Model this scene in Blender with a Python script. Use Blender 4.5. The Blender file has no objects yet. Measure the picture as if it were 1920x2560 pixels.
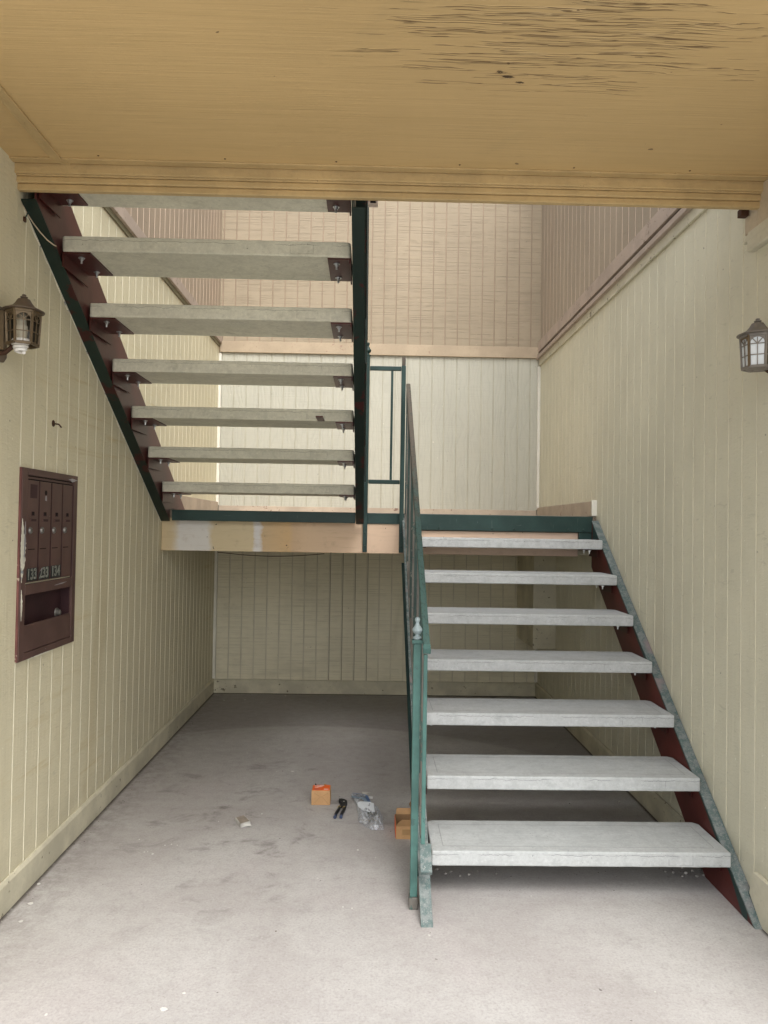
import bpy, bmesh, math, random
from mathutils import Vector, Matrix
random.seed(7)
scene = bpy.context.scene
COL = scene.collection
R = math.radians

# ------------------------------------------------------------------ room sizes (metres)
XL, XR, YB, ZT = -1.241, 1.381, 6.07, 2.747
CAM_H = 1.3491

# ------------------------------------------------------------------ material helpers
class NT:
    def __init__(s, name):
        s.m = bpy.data.materials.new(name); s.m.use_nodes = True
        s.t = s.m.node_tree; s.t.nodes.clear()
        s.out = s.t.nodes.new('ShaderNodeOutputMaterial')
        s.b = s.n('ShaderNodeBsdfPrincipled')
        s.t.links.new(s.b.outputs[0], s.out.inputs[0])
        s.g = s.n('ShaderNodeNewGeometry'); s.tc = s.n('ShaderNodeTexCoord')
    def put(s, sock, v):
        if isinstance(v, bpy.types.NodeSocket): s.t.links.new(v, sock)
        elif v is not None:
            if sock.type == 'RGBA' and len(v) == 3: v = (*v, 1)
            sock.default_value = v
    def n(s, typ, ins=None, **at):
        nd = s.t.nodes.new(typ)
        for k, v in at.items(): setattr(nd, k, v)
        for k, v in (ins or {}).items(): s.put(nd.inputs[k], v)
        return nd
    def math(s, op, a, b=None, c=None, clamp=False):
        nd = s.n('ShaderNodeMath', operation=op, use_clamp=clamp)
        s.put(nd.inputs[0], a); s.put(nd.inputs[1], b)
        if c is not None: s.put(nd.inputs[2], c)
        return nd.outputs[0]
    def vec(s, scale, src=None, rot=(0, 0, 0), loc=(0, 0, 0)):
        return s.n('ShaderNodeMapping', {'Vector': src or s.g.outputs['Position'], 'Scale': scale, 'Rotation': rot, 'Location': loc}).outputs[0]
    def noise(s, scale=(1, 1, 1), src=None, detail=4, rough=.55, dist=0, rot=(0, 0, 0), loc=(0, 0, 0)):
        return s.n('ShaderNodeTexNoise', {'Vector': s.vec(scale, src, rot, loc), 'Scale': 1.0, 'Detail': detail, 'Roughness': rough, 'Distortion': dist}).outputs['Fac']
    def ss(s, x, a, b, lo=0.0, hi=1.0):
        nd = s.n('ShaderNodeMapRange', {'Value': x, 'From Min': a, 'From Max': b, 'To Min': lo, 'To Max': hi}, interpolation_type='SMOOTHSTEP')
        return nd.outputs[0]
    def lin(s, x, a, b, lo=0.0, hi=1.0):
        return s.n('ShaderNodeMapRange', {'Value': x, 'From Min': a, 'From Max': b, 'To Min': lo, 'To Max': hi}).outputs[0]
    def mix(s, f, a, b, mode='MIX'):
        nd = s.n('ShaderNodeMix', data_type='RGBA', blend_type=mode)
        s.put(nd.inputs[0], f); s.put(nd.inputs[6], a); s.put(nd.inputs[7], b)
        return nd.outputs[2]
    def sep(s, v=None):
        return s.n('ShaderNodeSeparateXYZ', {'Vector': v or s.g.outputs['Position']}).outputs
    def bump(s, h, dist=.002, strength=1.0, prev=None):
        nd = s.n('ShaderNodeBump', {'Height': h, 'Distance': dist, 'Strength': strength})
        if prev is not None: s.put(nd.inputs['Normal'], prev)
        return nd.outputs[0]
    def fin(s, col, rough=.7, normal=None, metal=0.0, spec=.3):
        s.put(s.b.inputs['Base Color'], col); s.put(s.b.inputs['Roughness'], rough)
        s.put(s.b.inputs['Metallic'], metal); s.put(s.b.inputs['Specular IOR Level'], spec)
        if normal is not None: s.put(s.b.inputs['Normal'], normal)
        return s.m

def sc(c, k): return tuple(x * k for x in c)

def siding(name, base, axis, style, warm=None, groove=False):
    """painted rough-sawn plywood siding; axis = 'X' or 'Y' runs along the wall"""
    t = NT(name)
    X, Y, Z = t.sep()
    al = X if axis == 'X' else Y
    v = t.n('ShaderNodeCombineXYZ', {'X': al, 'Y': Z, 'Z': 0.0}).outputs[0]
    big = t.noise((1.1, .8, 1), v, 3)
    mid = t.noise((5, 2.0, 1), v, 4)
    col = t.mix(t.ss(big, .35, .7), sc(base, .93), sc(base, 1.05))
    col = t.mix(t.ss(mid, .45, .75, 0, .35), col, sc(base, .8))
    if style == 'dash':     # fine horizontal saw marks, in bands
        d1 = t.noise((1.3, 120, 1), v, 1, .5, .05)
        d2 = t.noise((9.9, 9, 1), v, 3, .6)
        m = t.math('MULTIPLY', t.ss(d1, .55, .62), t.ss(d2, .34, .52))
        col = t.mix(t.math('MULTIPLY', m, .18), col, sc(base, .5))
        col = t.mix(t.ss(t.noise((5, 120, 1), v, 2), .5, .72, 0, .35), col, sc(base, .7))
        h = t.math('SUBTRACT', t.noise((8, 90, 1), v, 3), m)
    elif style == 'swirl':  # raised grain
        w = t.n('ShaderNodeTexWave', {'Vector': t.vec((7, 2.2, 1), v), 'Scale': 1.3, 'Distortion': 16, 'Detail': 3, 'Detail Scale': .9}, bands_direction='X').outputs['Fac']
        d1 = t.noise((4, 110, 1), v, 2)
        h = t.math('ADD', t.math('MULTIPLY', w, .5), t.math('MULTIPLY', d1, .9))
        col = t.mix(t.ss(d1, .5, .75, 0, .25), col, sc(base, .75))
        col = t.mix(t.ss(w, .25, 0, 0, .14), col, sc(base, .6))
    else:                   # brushed side wall
        d1 = t.noise((60, 3.0, 1), v, 4, .6)
        d2 = t.noise((34, 85, 1), v, 2, .6, .4, rot=(0, 0, .35))
        h = t.math('ADD', d1, t.math('MULTIPLY', d2, .8))
        col = t.mix(t.ss(d1, .5, .8, 0, .3), col, sc(base, .84))
        col = t.mix(t.ss(d2, .55, .8, 0, .25), col, sc(base, .78))
        # short dents across the grain
        d3 = t.noise((14, 60, 1), v, 1, .5, 1.0, rot=(0, 0, -.3))
        col = t.mix(t.ss(d3, .68, .76, 0, .3), col, sc(base, .6))
    # specks and grime
    sp = t.noise((34, 34, 1), v, 2, .5, loc=(3, 7, 0))
    col = t.mix(t.ss(sp, .74, .78, 0, .75), col, sc(base, .3))
    sp2 = t.noise((52, 48, 1), v, 1, .5, loc=(13, 2, 0))
    col = t.mix(t.ss(sp2, .76, .79, 0, .6), col, tuple(min(.85, x * 1.5) for x in base))
    gr = t.math('MULTIPLY', t.ss(Z, .45, 0.0), t.ss(t.noise((4, 9, 1), v, 5), .4, .7))
    col = t.mix(t.math('MULTIPLY', gr, .35), col, sc(base, .5))
    drip = t.noise((16, .55, 1), v, 5, .65, .3, loc=(2, 9, 0))
    col = t.mix(t.ss(drip, .56, .78, 0, .20), col, sc(base, .72))
    rub = t.noise((1.6, 26, 1), v, 5, .7, .4, loc=(1, 3, 0))
    if name == 'painted_siding_left': col = t.mix(t.math('MULTIPLY', t.ss(rub, .52, .72), t.ss(t.noise((.9, 1.3, 1), v, 2, .5, 0, loc=(4, 4, 0)), .42, .62)), col, (base[0] * .86, base[1] * .80, base[2] * .68))
    col = t.mix(t.ss(t.noise((230, 230, 1), v, 2, .6), .5, .8, 0, .35), col, sc(base, .7))
    stain = t.noise((2.2, .7, 1), v, 5, .6, .6, loc=(5, 1, 0))
    col = t.mix(t.ss(stain, .58, .78, 0, .4), col, warm or sc(base, .7))
    n1 = t.bump(h, .0028 if style != 'dash' else .002, .8)
    return t.fin(col, .62, n1)

def paint(name, base, rough=.6, var=.12, chips=None, chip_amt=.0, scale=1.0, bump=.0008, metal=0.0):
    t = NT(name)
    a = t.noise((6 * scale,) * 3, None, 5); b = t.noise((70 * scale,) * 3, None, 3)
    col = t.mix(t.ss(a, .35, .7), sc(base, 1 - var), sc(base, 1 + var))
    col = t.mix(t.ss(b, .5, .8, 0, .4), col, sc(base, .75))
    if chips:
        c = t.noise((26 * scale, 26 * scale, 26 * scale), None, 6, .65)
        c2 = t.noise((3.2, 3.2, 3.2), None, 2)
        thr = t.math('ADD', c, t.math('MULTIPLY', c2, .25))
        col = t.mix(t.ss(thr, .80 - chip_amt, .83 - chip_amt), col, chips)
    return t.fin(col, rough, t.bump(t.math('ADD', a, b), bump, .6), metal)

def concrete(name, base, tread=False, dirty=None, front_lines=True):
    t = NT(name)
    o = t.tc.outputs['Object']
    rnd = t.n('ShaderNodeObjectInfo').outputs['Random']
    off = t.n('ShaderNodeCombineXYZ', {'X': t.math('MULTIPLY', rnd, 37.0), 'Y': t.math('MULTIPLY', rnd, 11.0), 'Z': 0.0}).outputs[0]
    v = t.n('ShaderNodeVectorMath', {0: o, 1: off}, operation='ADD').outputs[0]
    a = t.noise((3, 5, 5), v, 4); b = t.noise((22, 22, 26), v, 4, .6); c = t.noise((210, 210, 210), v, 2)
    col = t.mix(t.ss(a, .35, .7), sc(base, .92), sc(base, 1.04))
    col = t.mix(t.ss(b, .42, .72, 0, .6), col, sc(base, .74))
    col = t.mix(t.ss(c, .5, .75, 0, .35), col, sc(base, .72))
    st = t.noise((8, 2, 40), v, 3, .6)
    col = t.mix(t.ss(st, .6, .8, 0, .35), col, dirty or sc(base, .6))
    ag = t.noise((75, 75, 75), v, 4, .75)
    col = t.mix(t.ss(ag, .5, .7, 0, .5), col, sc(base, .7)); col = t.mix(t.ss(ag, .48, .3, 0, .4), col, tuple(min(.8, x * 1.25) for x in base))
    pit = t.noise((120, 120, 120), v, 1)
    col = t.mix(t.ss(pit, .76, .8, 0, .8), col, sc(base, .25))
    h = t.math('ADD', b, t.math('MULTIPLY', c, .5))
    if tread:
        x, y, z = t.sep(o)
        ax = t.math('ABSOLUTE', x); 
        ln1 = t.math('LESS_THAN', t.math('ABSOLUTE', t.math('SUBTRACT', ax, .5)), .0018)
        ln1 = t.math('MULTIPLY', ln1, t.math('LESS_THAN', t.math('ABSOLUTE', y), .102))
        ln2 = t.math('LESS_THAN', t.math('ABSOLUTE', t.math('SUBTRACT', t.math('ABSOLUTE', y), .1)), .0018)
        ln2 = t.math('MULTIPLY', ln2, t.math('LESS_THAN', ax, .5))
        top = t.math('GREATER_THAN', z, .015)
        foot = t.math('MULTIPLY', t.ss(t.math('ABSOLUTE', t.math('ADD', x, .05)), .42, .1), t.ss(t.noise((5, 9, 5), v, 5, .7), .35, .65))
        col = t.mix(t.math('MULTIPLY', t.math('MULTIPLY', foot, top), .28), col, dirty or sc(base, .6))
        blt = t.ss(t.noise((9, 9, 9), v, 5, .7, .4, loc=(3, 3, 3)), .58, .74, 0, .5)
        col = t.mix(t.math('MULTIPLY', blt, t.math('LESS_THAN', z, .024)), col, sc(dirty or base, .8))
        ln = t.math('MULTIPLY', t.math('MAXIMUM', ln1, ln2), top)
        col = t.mix(t.math('MULTIPLY', ln, .55), col, sc(base, .5))
        # broom finish inside the border
        br = t.noise((3, 120, 3), v, 3)
        ins = t.math('MULTIPLY', t.math('MULTIPLY', t.math('LESS_THAN', ax, .5), t.math('LESS_THAN', t.math('ABSOLUTE', y), .1)), top)
        col = t.mix(t.math('MULTIPLY', t.math('MULTIPLY', t.ss(br, .45, .65), ins), .3), col, sc(base, .75))
        # hairline crack just under the front arris
        wob = t.noise((14, 0, 0), v, 4, .7)
        cz = t.math('ADD', .014, t.math('MULTIPLY', t.math('SUBTRACT', wob, .5), .03))
        cr = t.math('LESS_THAN', t.math('ABSOLUTE', t.math('SUBTRACT', z, cz)), .0009)
        cr = t.math('MULTIPLY', cr, t.math('GREATER_THAN', t.math('ABSOLUTE', y), .12))
        cr = t.math('MULTIPLY', cr, t.ss(t.noise((5, 0, 0), v, 1), .42, .5))
        col = t.mix(t.math('MULTIPLY', cr, .7), col, sc(base, .3))
        # rubbed rectangular patch on the front edge
        px = t.math('LESS_THAN', t.math('ABSOLUTE', t.math('SUBTRACT', x, .36)), .045)
        pz = t.math('LESS_THAN', t.math('ABSOLUTE', t.math('ADD', z, .002)), .018)
        pi = t.math('MULTIPLY', t.math('LESS_THAN', t.math('ABSOLUTE', t.math('SUBTRACT', x, .36)), .042), t.math('LESS_THAN', t.math('ABSOLUTE', t.math('ADD', z, .002)), .0155))
        rim = t.math('MULTIPLY', t.math('SUBTRACT', t.math('MULTIPLY', px, pz), pi), t.ss(t.noise((40, 40, 40), v, 2), .42, .55))
        rim = t.math('MULTIPLY', rim, t.math('GREATER_THAN', t.math('ABSOLUTE', y), .135))
        col = t.mix(t.math('MULTIPLY', rim, .5), col, sc(base, .5))
        h = t.math('SUBTRACT', h, t.math('MULTIPLY', ln, 2.0))
    tone = t.n('ShaderNodeCombineColor', {'Red': t.lin(rnd, 0, 1, .90, 1.04), 'Green': t.lin(rnd, 0, 1, .91, 1.04), 'Blue': t.lin(rnd, 0, 1, .90, 1.05)}).outputs[0]
    col = t.mix(1.0, col, tone, 'MULTIPLY')
    return t.fin(col, .85, t.bump(h, .0015, .6), spec=.2)

# ------------------------------------------------------------------ materials
CREAM = (.50, .465, .335)
TAN = (.50, .365, .27)
M = {}
M['sid_left'] = siding('painted_siding_left', (.645, .595, .425), 'Y', 'brush', (.50, .42, .25))
M['sid_right'] = siding('painted_siding_right', (.655, .63, .49), 'Y', 'brush', (.52, .48, .36))
M['sid_left_up'] = siding('tan_siding_left', (.37, .30, .225), 'Y', 'brush', (.38, .26, .2))
M['sid_right_up'] = siding('tan_siding_right', (.37, .312, .24), 'Y', 'brush', (.36, .26, .2))
M['sid_back'] = siding('cream_siding_back', (.46, .452, .38), 'X', 'swirl', (.45, .42, .33))
M['sid_back_low'] = siding('cream_siding_low', (.73, .685, .52), 'X', 'dash', (.36, .32, .2))
M['sid_back_up'] = siding('tan_siding_back', (.335, .277, .195), 'X', 'dash', (.31, .245, .165))
M['groove'] = paint('groove_paint_lit', (.70, .665, .52), .4, .08)  # thick groove paint, lightened to paint in light caught by the edges
M['groove_tan'] = paint('groove_paint_tan_lit', (.66, .52, .41), .4, .08)  # lighter than the tan siding: light on the groove edges put into colour
M['groove_back'] = paint('groove_paint_back', (.40, .385, .31), .6, .08)
M['groove_back_low'] = paint('groove_paint_low', (.60, .56, .43), .6, .08)
M['groove_back_up'] = paint('groove_paint_up', (.29, .22, .155), .6, .08)
M['cream_trim'] = paint('cream_trim', (.56, .53, .41), .6, .1, (.2, .18, .13), .02)
M['base_trim'] = paint('baseboard_paint', (.54, .505, .38), .6, .15, (.16, .14, .1), .02, bump=.002)
M['white_trim'] = paint('white_trim', (.72, .70, .62), .55, .06, (.3, .27, .2), 0)
M['tan_trim'] = paint('tan_trim', (.40, .32, .225), .6, .08, (.3, .2, .15), 0)
M['tan_dark_trim'] = paint('tan_trim_rough', (.44, .36, .30), .7, .1, (.25, .2, .16), .04, bump=.003)
M['pink_board'] = paint('pink_board', (.42, .35, .275), .65, .12, (.2, .13, .1), .03)
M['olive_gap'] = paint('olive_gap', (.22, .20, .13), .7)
M['filler'] = paint('filler_paint', (.50, .42, .30), .65, .12, bump=.003)
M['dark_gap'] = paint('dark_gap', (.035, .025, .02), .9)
M['steel_green'] = paint('green_steel_paint', (.017, .042, .038), .45, .25, (.10, .13, .12), .0)
t = NT('scratched_green_steel')
a = t.noise((6, 6, 6), None, 5); b = t.noise((70, 70, 70), None, 4, .65)
s1 = t.noise((5, 5, 160), None, 2, .5, 1.2, rot=(0, .5, 0)); s2 = t.noise((190, 9, 9), None, 2, .5, 1.0, rot=(0, .3, 0))
col = t.mix(t.ss(a, .35, .7), (.014, .036, .032), (.022, .052, .047))
col = t.mix(t.ss(b, .55, .75, 0, .6), col, (.035, .05, .045))
col = t.mix(t.ss(s1, .73, .78, 0, .5), col, (.18, .22, .21)); col = t.mix(t.ss(s2, .72, .78, 0, .6), col, (.24, .27, .26))
M['steel_green'] = t.fin(col, .45, t.bump(b, .001, .6))
M['steel_green_deep'] = paint('deep_green_steel_paint', (.010, .021, .016), .4, .25, (.045, .010, .009), .10, .35)
M['steel_red'] = paint('red_primer', (.060, .014, .012), .42, .25, (.022, .03, .026), -.01, .5)
M['red_lower'] = paint('oxide_red_steel', (.10, .022, .018), .45, .25, (.05, .03, .03), -.005, .6)
M['bracket_red'] = paint('bracket_primer', (.055, .011, .009), .4, .2)
M['teal'] = paint('teal_paint', (.062, .138, .122), .5, .28, (.05, .10, .09), .03)
M['zinc'] = paint('zinc_bolt', (.55, .57, .58), .32, .1, metal=.9)
M['finial'] = paint('bare_finial', (.25, .31, .32), .5, .15, (.12, .18, .18), .05)
M['wood_grey'] = paint('weathered_rail', (.13, .12, .105), .7, .25, (.05, .09, .08), .06, bump=.003)
M['rail_brown'] = paint('weathered_brown_rail', (.075, .062, .048), .65, .25, (.025, .04, .032), .05, bump=.003)
t = NT('green_brown_rail')
X, Y, Z = t.sep()
n_ = t.noise((20, 8, 20), None, 5, .65); n2_ = t.noise((80, 60, 80), None, 4, .65)
ff = t.ss(t.math('ADD', Y, t.math('MULTIPLY', t.math('SUBTRACT', n_, .5), 1.6)), 3.75, 3.0)
col = t.mix(ff, (.085, .070, .052), (.058, .112, .098))
col = t.mix(t.ss(n2_, .5, .66, 0, .8), col, (.030, .045, .038))
col = t.mix(t.ss(n_, .66, .72, 0, .7), col, (.17, .18, .165))
M['rail_mix'] = t.fin(col, .6, t.bump(n2_, .002, .7))
M['picket'] = paint('picket_paint', (.035, .062, .055), .6, .3, (.12, .13, .11), .06, bump=.002)

# worn flange of the lower stringers: green, grey and bare flecks
t = NT('worn_flange')
a = t.noise((30, 30, 30), None, 6, .75); b = t.noise((150, 150, 150), None, 3, .7); c3 = t.noise((4, 4, 4), None, 3)
col = t.mix(t.ss(a, .4, .6), (.085, .125, .12), (.18, .20, .195))
col = t.mix(t.ss(b, .56, .70, 0, .7), col, (.34, .35, .34))
col = t.mix(t.ss(c3, .6, .68, 0, .8), col, (.24, .19, .19))
M['flange'] = t.fin(col, .7, t.bump(b, .001, .7))

# floor slab
t = NT('stained_concrete_floor')
X, Y, Z = t.sep()
n1 = t.noise((1.3, 1.3, 1), None, 5, .6, .5); n2 = t.noise((4.5, 6.5, 1), None, 7, .68, .5, loc=(2, 4, 0))
n3 = t.noise((120, 120, 1), None, 4, .7); n4 = t.noise((16, 16, 1), None, 6, .72)
col = t.mix(t.ss(n1, .35, .68), (.36, .341, .328), (.43, .419, .404))
n1b = t.noise((2.1, 1.7, 1), None, 3, .5, .3, loc=(9, 3, 0))
col = t.mix(t.ss(n1b, .5, .72, 0, .5), col, (.405, .375, .368))
col = t.mix(t.ss(n4, .4, .7, 0, .3), col, (.29, .27, .255))
# scuffed patch in the middle of the floor
dx = t.math('MULTIPLY', t.math('ADD', X, .52), 1.15); dy = t.math('MULTIPLY', t.math('SUBTRACT', Y, 3.5), .75)
rad = t.math('SQRT', t.math('ADD', t.math('MULTIPLY', dx, dx), t.math('MULTIPLY', dy, dy)))
zone = t.ss(rad, 1.0, .15, .18, 1)
sm = t.math('MULTIPLY', t.ss(n2, .53, .72), zone)
col = t.mix(t.math('MULTIPLY', sm, .9), col, (.14, .13, .12))
col = t.mix(t.ss(n3, .46, .72, 0, .55), col, (.25, .235, .225))
col = t.mix(t.ss(n3, .46, .25, 0, .4), col, (.56, .54, .52))
n5 = t.noise((38, 38, 1), None, 6, .75, .3, loc=(6, 6, 0))
col = t.mix(t.ss(n5, .52, .72, 0, .45), col, (.24, .225, .215))
scr = t.noise((2.2, 70, 1), None, 3, .6, .8, rot=(0, 0, .5))
col = t.mix(t.ss(scr, .66, .74, 0, .35), col, (.55, .53, .51))
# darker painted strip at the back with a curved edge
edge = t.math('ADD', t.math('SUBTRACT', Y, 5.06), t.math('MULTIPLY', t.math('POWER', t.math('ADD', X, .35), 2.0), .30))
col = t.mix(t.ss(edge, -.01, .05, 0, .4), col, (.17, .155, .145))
# grime near the walls
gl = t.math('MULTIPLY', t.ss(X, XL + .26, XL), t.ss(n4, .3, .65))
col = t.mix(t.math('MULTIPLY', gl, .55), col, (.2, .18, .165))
seam = t.math('MAXIMUM', t.ss(X, XL + .034, XL + .018), t.math('MAXIMUM', t.ss(X, XR - .034, XR - .018), t.ss(Y, YB - .055, YB - .03)))
col = t.mix(t.math('MULTIPLY', seam, t.ss(n5, .3, .5, .4, .9)), col, (.07, .06, .05))
ws = t.noise((90, 90, 1), None, 1, .5, loc=(4, 4, 0))
col = t.mix(t.ss(ws, .81, .83, 0, .7), col, (.65, .64, .6))
ds = t.noise((45, 45, 1), None, 1, .5, loc=(8, 1, 0))
col = t.mix(t.ss(ds, .79, .81, 0, .7), col, (.08, .07, .065))
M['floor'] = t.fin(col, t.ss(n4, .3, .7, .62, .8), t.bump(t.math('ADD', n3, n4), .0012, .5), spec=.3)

# ceiling plywood with weather checks
t = NT('painted_plywood_ceiling')
X, Y, Z = t.sep()
base = (.55, .39, .185)
grain = t.noise((1.6, 34, 1), None, 4, .6, .6); gf = t.noise((5, 150, 1), None, 3, .55)
bigc = t.noise((.9, 1.6, 1), None, 3)
col = t.mix(t.ss(bigc, .3, .7), sc(base, .92), sc(base, 1.05))
col = t.mix(t.ss(grain, .45, .75, 0, .25), col, (.44, .30, .13))
wsw = t.n('ShaderNodeTexWave', {'Vector': t.vec((.55, 4.2, 1)), 'Scale': 2.2, 'Distortion': 5.5, 'Detail': 2, 'Detail Scale': .6}, bands_direction='Y').outputs['Fac']
col = t.mix(t.ss(wsw, .8, 1, 0, .06), col, (.36, .24, .11))
blo = t.noise((3, 3, 1), None, 4, .6, .5, loc=(3, 1, 0))
col = t.mix(t.ss(blo, .6, .75, 0, .3), col, (.40, .30, .15))
col = t.mix(t.ss(gf, .5, .75, 0, .3), col, sc(base, .78))
wv = t.n('ShaderNodeVectorMath', {0: t.vec((2.3, 80, 1)), 1: t.vec((0, 3.2, 0), t.n('ShaderNodeTexNoise', {'Vector': t.vec((3.2, 3.2, 1)), 'Scale': 1.0, 'Detail': 2}).outputs['Color'])}, operation='ADD').outputs[0]
ck = t.n('ShaderNodeTexNoise', {'Vector': wv, 'Scale': 1.25, 'Detail': 2, 'Roughness': .5}).outputs['Fac']
ex = t.math('DIVIDE', t.math('SUBTRACT', X, .46), .60); ey = t.math('DIVIDE', t.math('SUBTRACT', Y, 1.80), .36)
rr = t.math('SQRT', t.math('ADD', t.math('MULTIPLY', ex, ex), t.math('MULTIPLY', ey, ey)))
rr = t.math('ADD', rr, t.math('MULTIPLY', t.math('SUBTRACT', t.noise((3, 6, 1), None, 3), .5), .9))
zone_ = t.ss(rr, 1.15, .25)
seg_ = t.ss(t.math('ADD', t.noise((2.6, 46, 1), None, 3, .6, loc=(7, 3, 0)), t.math('MULTIPLY', zone_, .17)), .59, .63)
wd = t.math('MULTIPLY', t.math('ADD', t.math('MULTIPLY', t.noise((9, 30, 1), None, 2), .042), .001), seg_)
dist_ = t.math('ABSOLUTE', t.math('SUBTRACT', ck, .5))
crack = t.math('MULTIPLY', t.ss(t.math('SUBTRACT', wd, dist_), 0, .008), t.math('MULTIPLY', seg_, t.ss(zone_, .02, .25)))
lift = t.math('MULTIPLY', t.ss(dist_, .09, .01), t.math('MULTIPLY', seg_, zone_))
lit = t.math('MULTIPLY', t.math('SUBTRACT', lift, crack, clamp=True), t.ss(t.noise((6, 20, 1), None, 2), .5, .7))
col = t.mix(t.math('MULTIPLY', lit, .6), col, (.72, .54, .30))
col = t.mix(t.math('MULTIPLY', crack, .74), col, (.085, .045, .018))
# split knots
for kx, ky, kr in ((.337, 1.985, .009), (.355, 2.008, .008), (.395, 2.03, .004)):
    ddx = t.math('DIVIDE', t.math('SUBTRACT', X, kx), 2.4); ddy = t.math('SUBTRACT', Y, ky)
    d = t.math('SQRT', t.math('ADD', t.math('MULTIPLY', ddx, ddx), t.math('MULTIPLY', ddy, ddy)))
    d = t.math('ADD', d, t.math('MULTIPLY', t.math('SUBTRACT', t.noise((45, 90, 1), None, 4, .7), .5), .035))
    col = t.mix(t.ss(d, kr * .75, kr * .25, 0, .95), col, (.04, .022, .012))
dsk = t.noise((26, 26, 1), None, 1, .5, loc=(8, 1, 0))
col = t.mix(t.ss(dsk, .80, .815, 0, .8), col, (.12, .07, .03))
M['ceiling'] = t.fin(col, .5, t.bump(t.math('SUBTRACT', t.math('ADD', t.math('MULTIPLY', grain, .4), t.math('ADD', t.math('MULTIPLY', gf, .35), t.math('MULTIPLY', lift, .8))), t.math('MULTIPLY', crack, 1.6)), .003, .8))
M['beam'] = paint('beam_paint', (.47, .34, .165), .5, .1, (.2, .12, .05), -.02, bump=.003)

# patched landing fascia: repaint patches along its length
t = NT('patched_fascia')
X, Y, Z = t.sep()
w = t.noise((9, 9, 14), None, 6, .7)
xw = t.math('ADD', X, t.math('MULTIPLY', t.math('SUBTRACT', w, .5), .085))
f = t.lin(xw, XL, 1.3)
ramp = t.n('ShaderNodeValToRGB', {'Fac': f}); cr = ramp.color_ramp
def rp(x): return (x - XL) / (1.3 - XL)
stops = [(-1.24, (0.585, 0.468, 0.281)), (-1.175, (0.585, 0.480, 0.304)), (-1.13, (.66, .64, .60)), (-.965, (.66, .64, .60)), (-.935, (.60, .50, .32)),
         (-.69, (.61, .51, .33)), (-.683, (.68, .66, .64)), (-.648, (.68, .66, .64)), (-.64, (.57, .42, .25)), (-.48, (0.643, 0.445, 0.234)),
         (-.45, (0.608, 0.433, 0.269)), (-.38, (0.655, 0.480, 0.316)), (.0, (0.679, 0.503, 0.363)), (1.25, (0.608, 0.456, 0.363))]
while len(cr.elements) < len(stops): cr.elements.new(.5)
for e, (x, c) in zip(cr.elements, stops): e.position = rp(x); e.color = (*c, 1)
g = t.noise((9, 1, 90), None, 3); st = t.noise((18, 18, 18), None, 5, .6)
col = t.mix(t.ss(g, .5, .8, 0, .25), ramp.outputs[0], (.35, .24, .14))
col = t.mix(t.ss(st, .55, .75, 0, .3), col, (.33, .24, .16))
sp = t.noise((38, 38, 38), None, 1)
col = t.mix(t.ss(sp, .77, .79, 0, .9), col, (.03, .02, .02))
M['fascia'] = t.fin(col, .6, t.bump(g, .001, .5))

M['tread'] = concrete('precast_tread_concrete', (.475, .49, .49), True, (.33, .35, .35))
M['tread_up'] = concrete('aged_tread_concrete', (.58, .56, .455), True, (.36, .34, .26))
M['ground'] = concrete('outdoor_paving', (.58, .56, .52))

# mailbox
t = NT('maroon_mailbox_paint')
a = t.noise((9, 9, 9), None, 4); b = t.noise((40, 40, 14), None, 5, .65); c = t.noise((60, 60, 60), None, 2, .5)
base = (.092, .052, .044)
col = t.mix(t.ss(a, .35, .7), sc(base, .88), sc(base, 1.12))
col = t.mix(t.ss(b, .58, .8, 0, .45), col, (.07, .03, .027))
col = t.mix(t.ss(c, .765, .785, 0, .85), col, (.6, .55, .5))
M['mail'] = t.fin(col, .5, t.bump(a, .001, .4))
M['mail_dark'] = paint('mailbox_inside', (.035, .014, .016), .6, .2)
M['slot'] = paint('slot_black', (.004, .003, .003), .9)
M['scrape'] = paint('bare_scrape', (.72, .70, .58), .6, .2, (.25, .27, .28), .08, bump=.003)
M['scrape_grey'] = paint('bare_metal_scrape', (.32, .31, .32), .5, .3, (.12, .07, .06), .08)
M['edge_worn'] = paint('worn_mailbox_edge', (.17, .07, .06), .6, .3, (.5, .42, .33), .04)
M['sticker'] = paint('sticker_black', (.012, .018, .02), .35, .2)
M['digit'] = paint('sticker_silver', (.33, .34, .29), .45, .2)
# lanterns
M['brass_dull'] = paint('dull_bronze', (.115, .085, .06), .5, .25, (.05, .035, .025), .03)
M['brass'] = paint('worn_brass', (.15, .108, .062), .42, .3, (.1, .06, .03), .04, metal=.35)
M['lamp_grey'] = paint('grey_lamp_metal', (.20, .18, .155), .5, .2, (.08, .06, .05), .02)
M['lock_metal'] = paint('dull_lock', (.22, .21, .19), .4, .2, metal=.5)
M['bulb'] = paint('bulb_white', (.82, .80, .76), .3, .02)
M['socket'] = paint('socket_card', (.52, .48, .38), .5, .15)
M['milk_glass'] = paint('frosted_glass', (.66, .70, .72), .25, .06)
M['smoke_glass'] = paint('dusty_glass', (.10, .085, .06), .18, .3)
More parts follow.
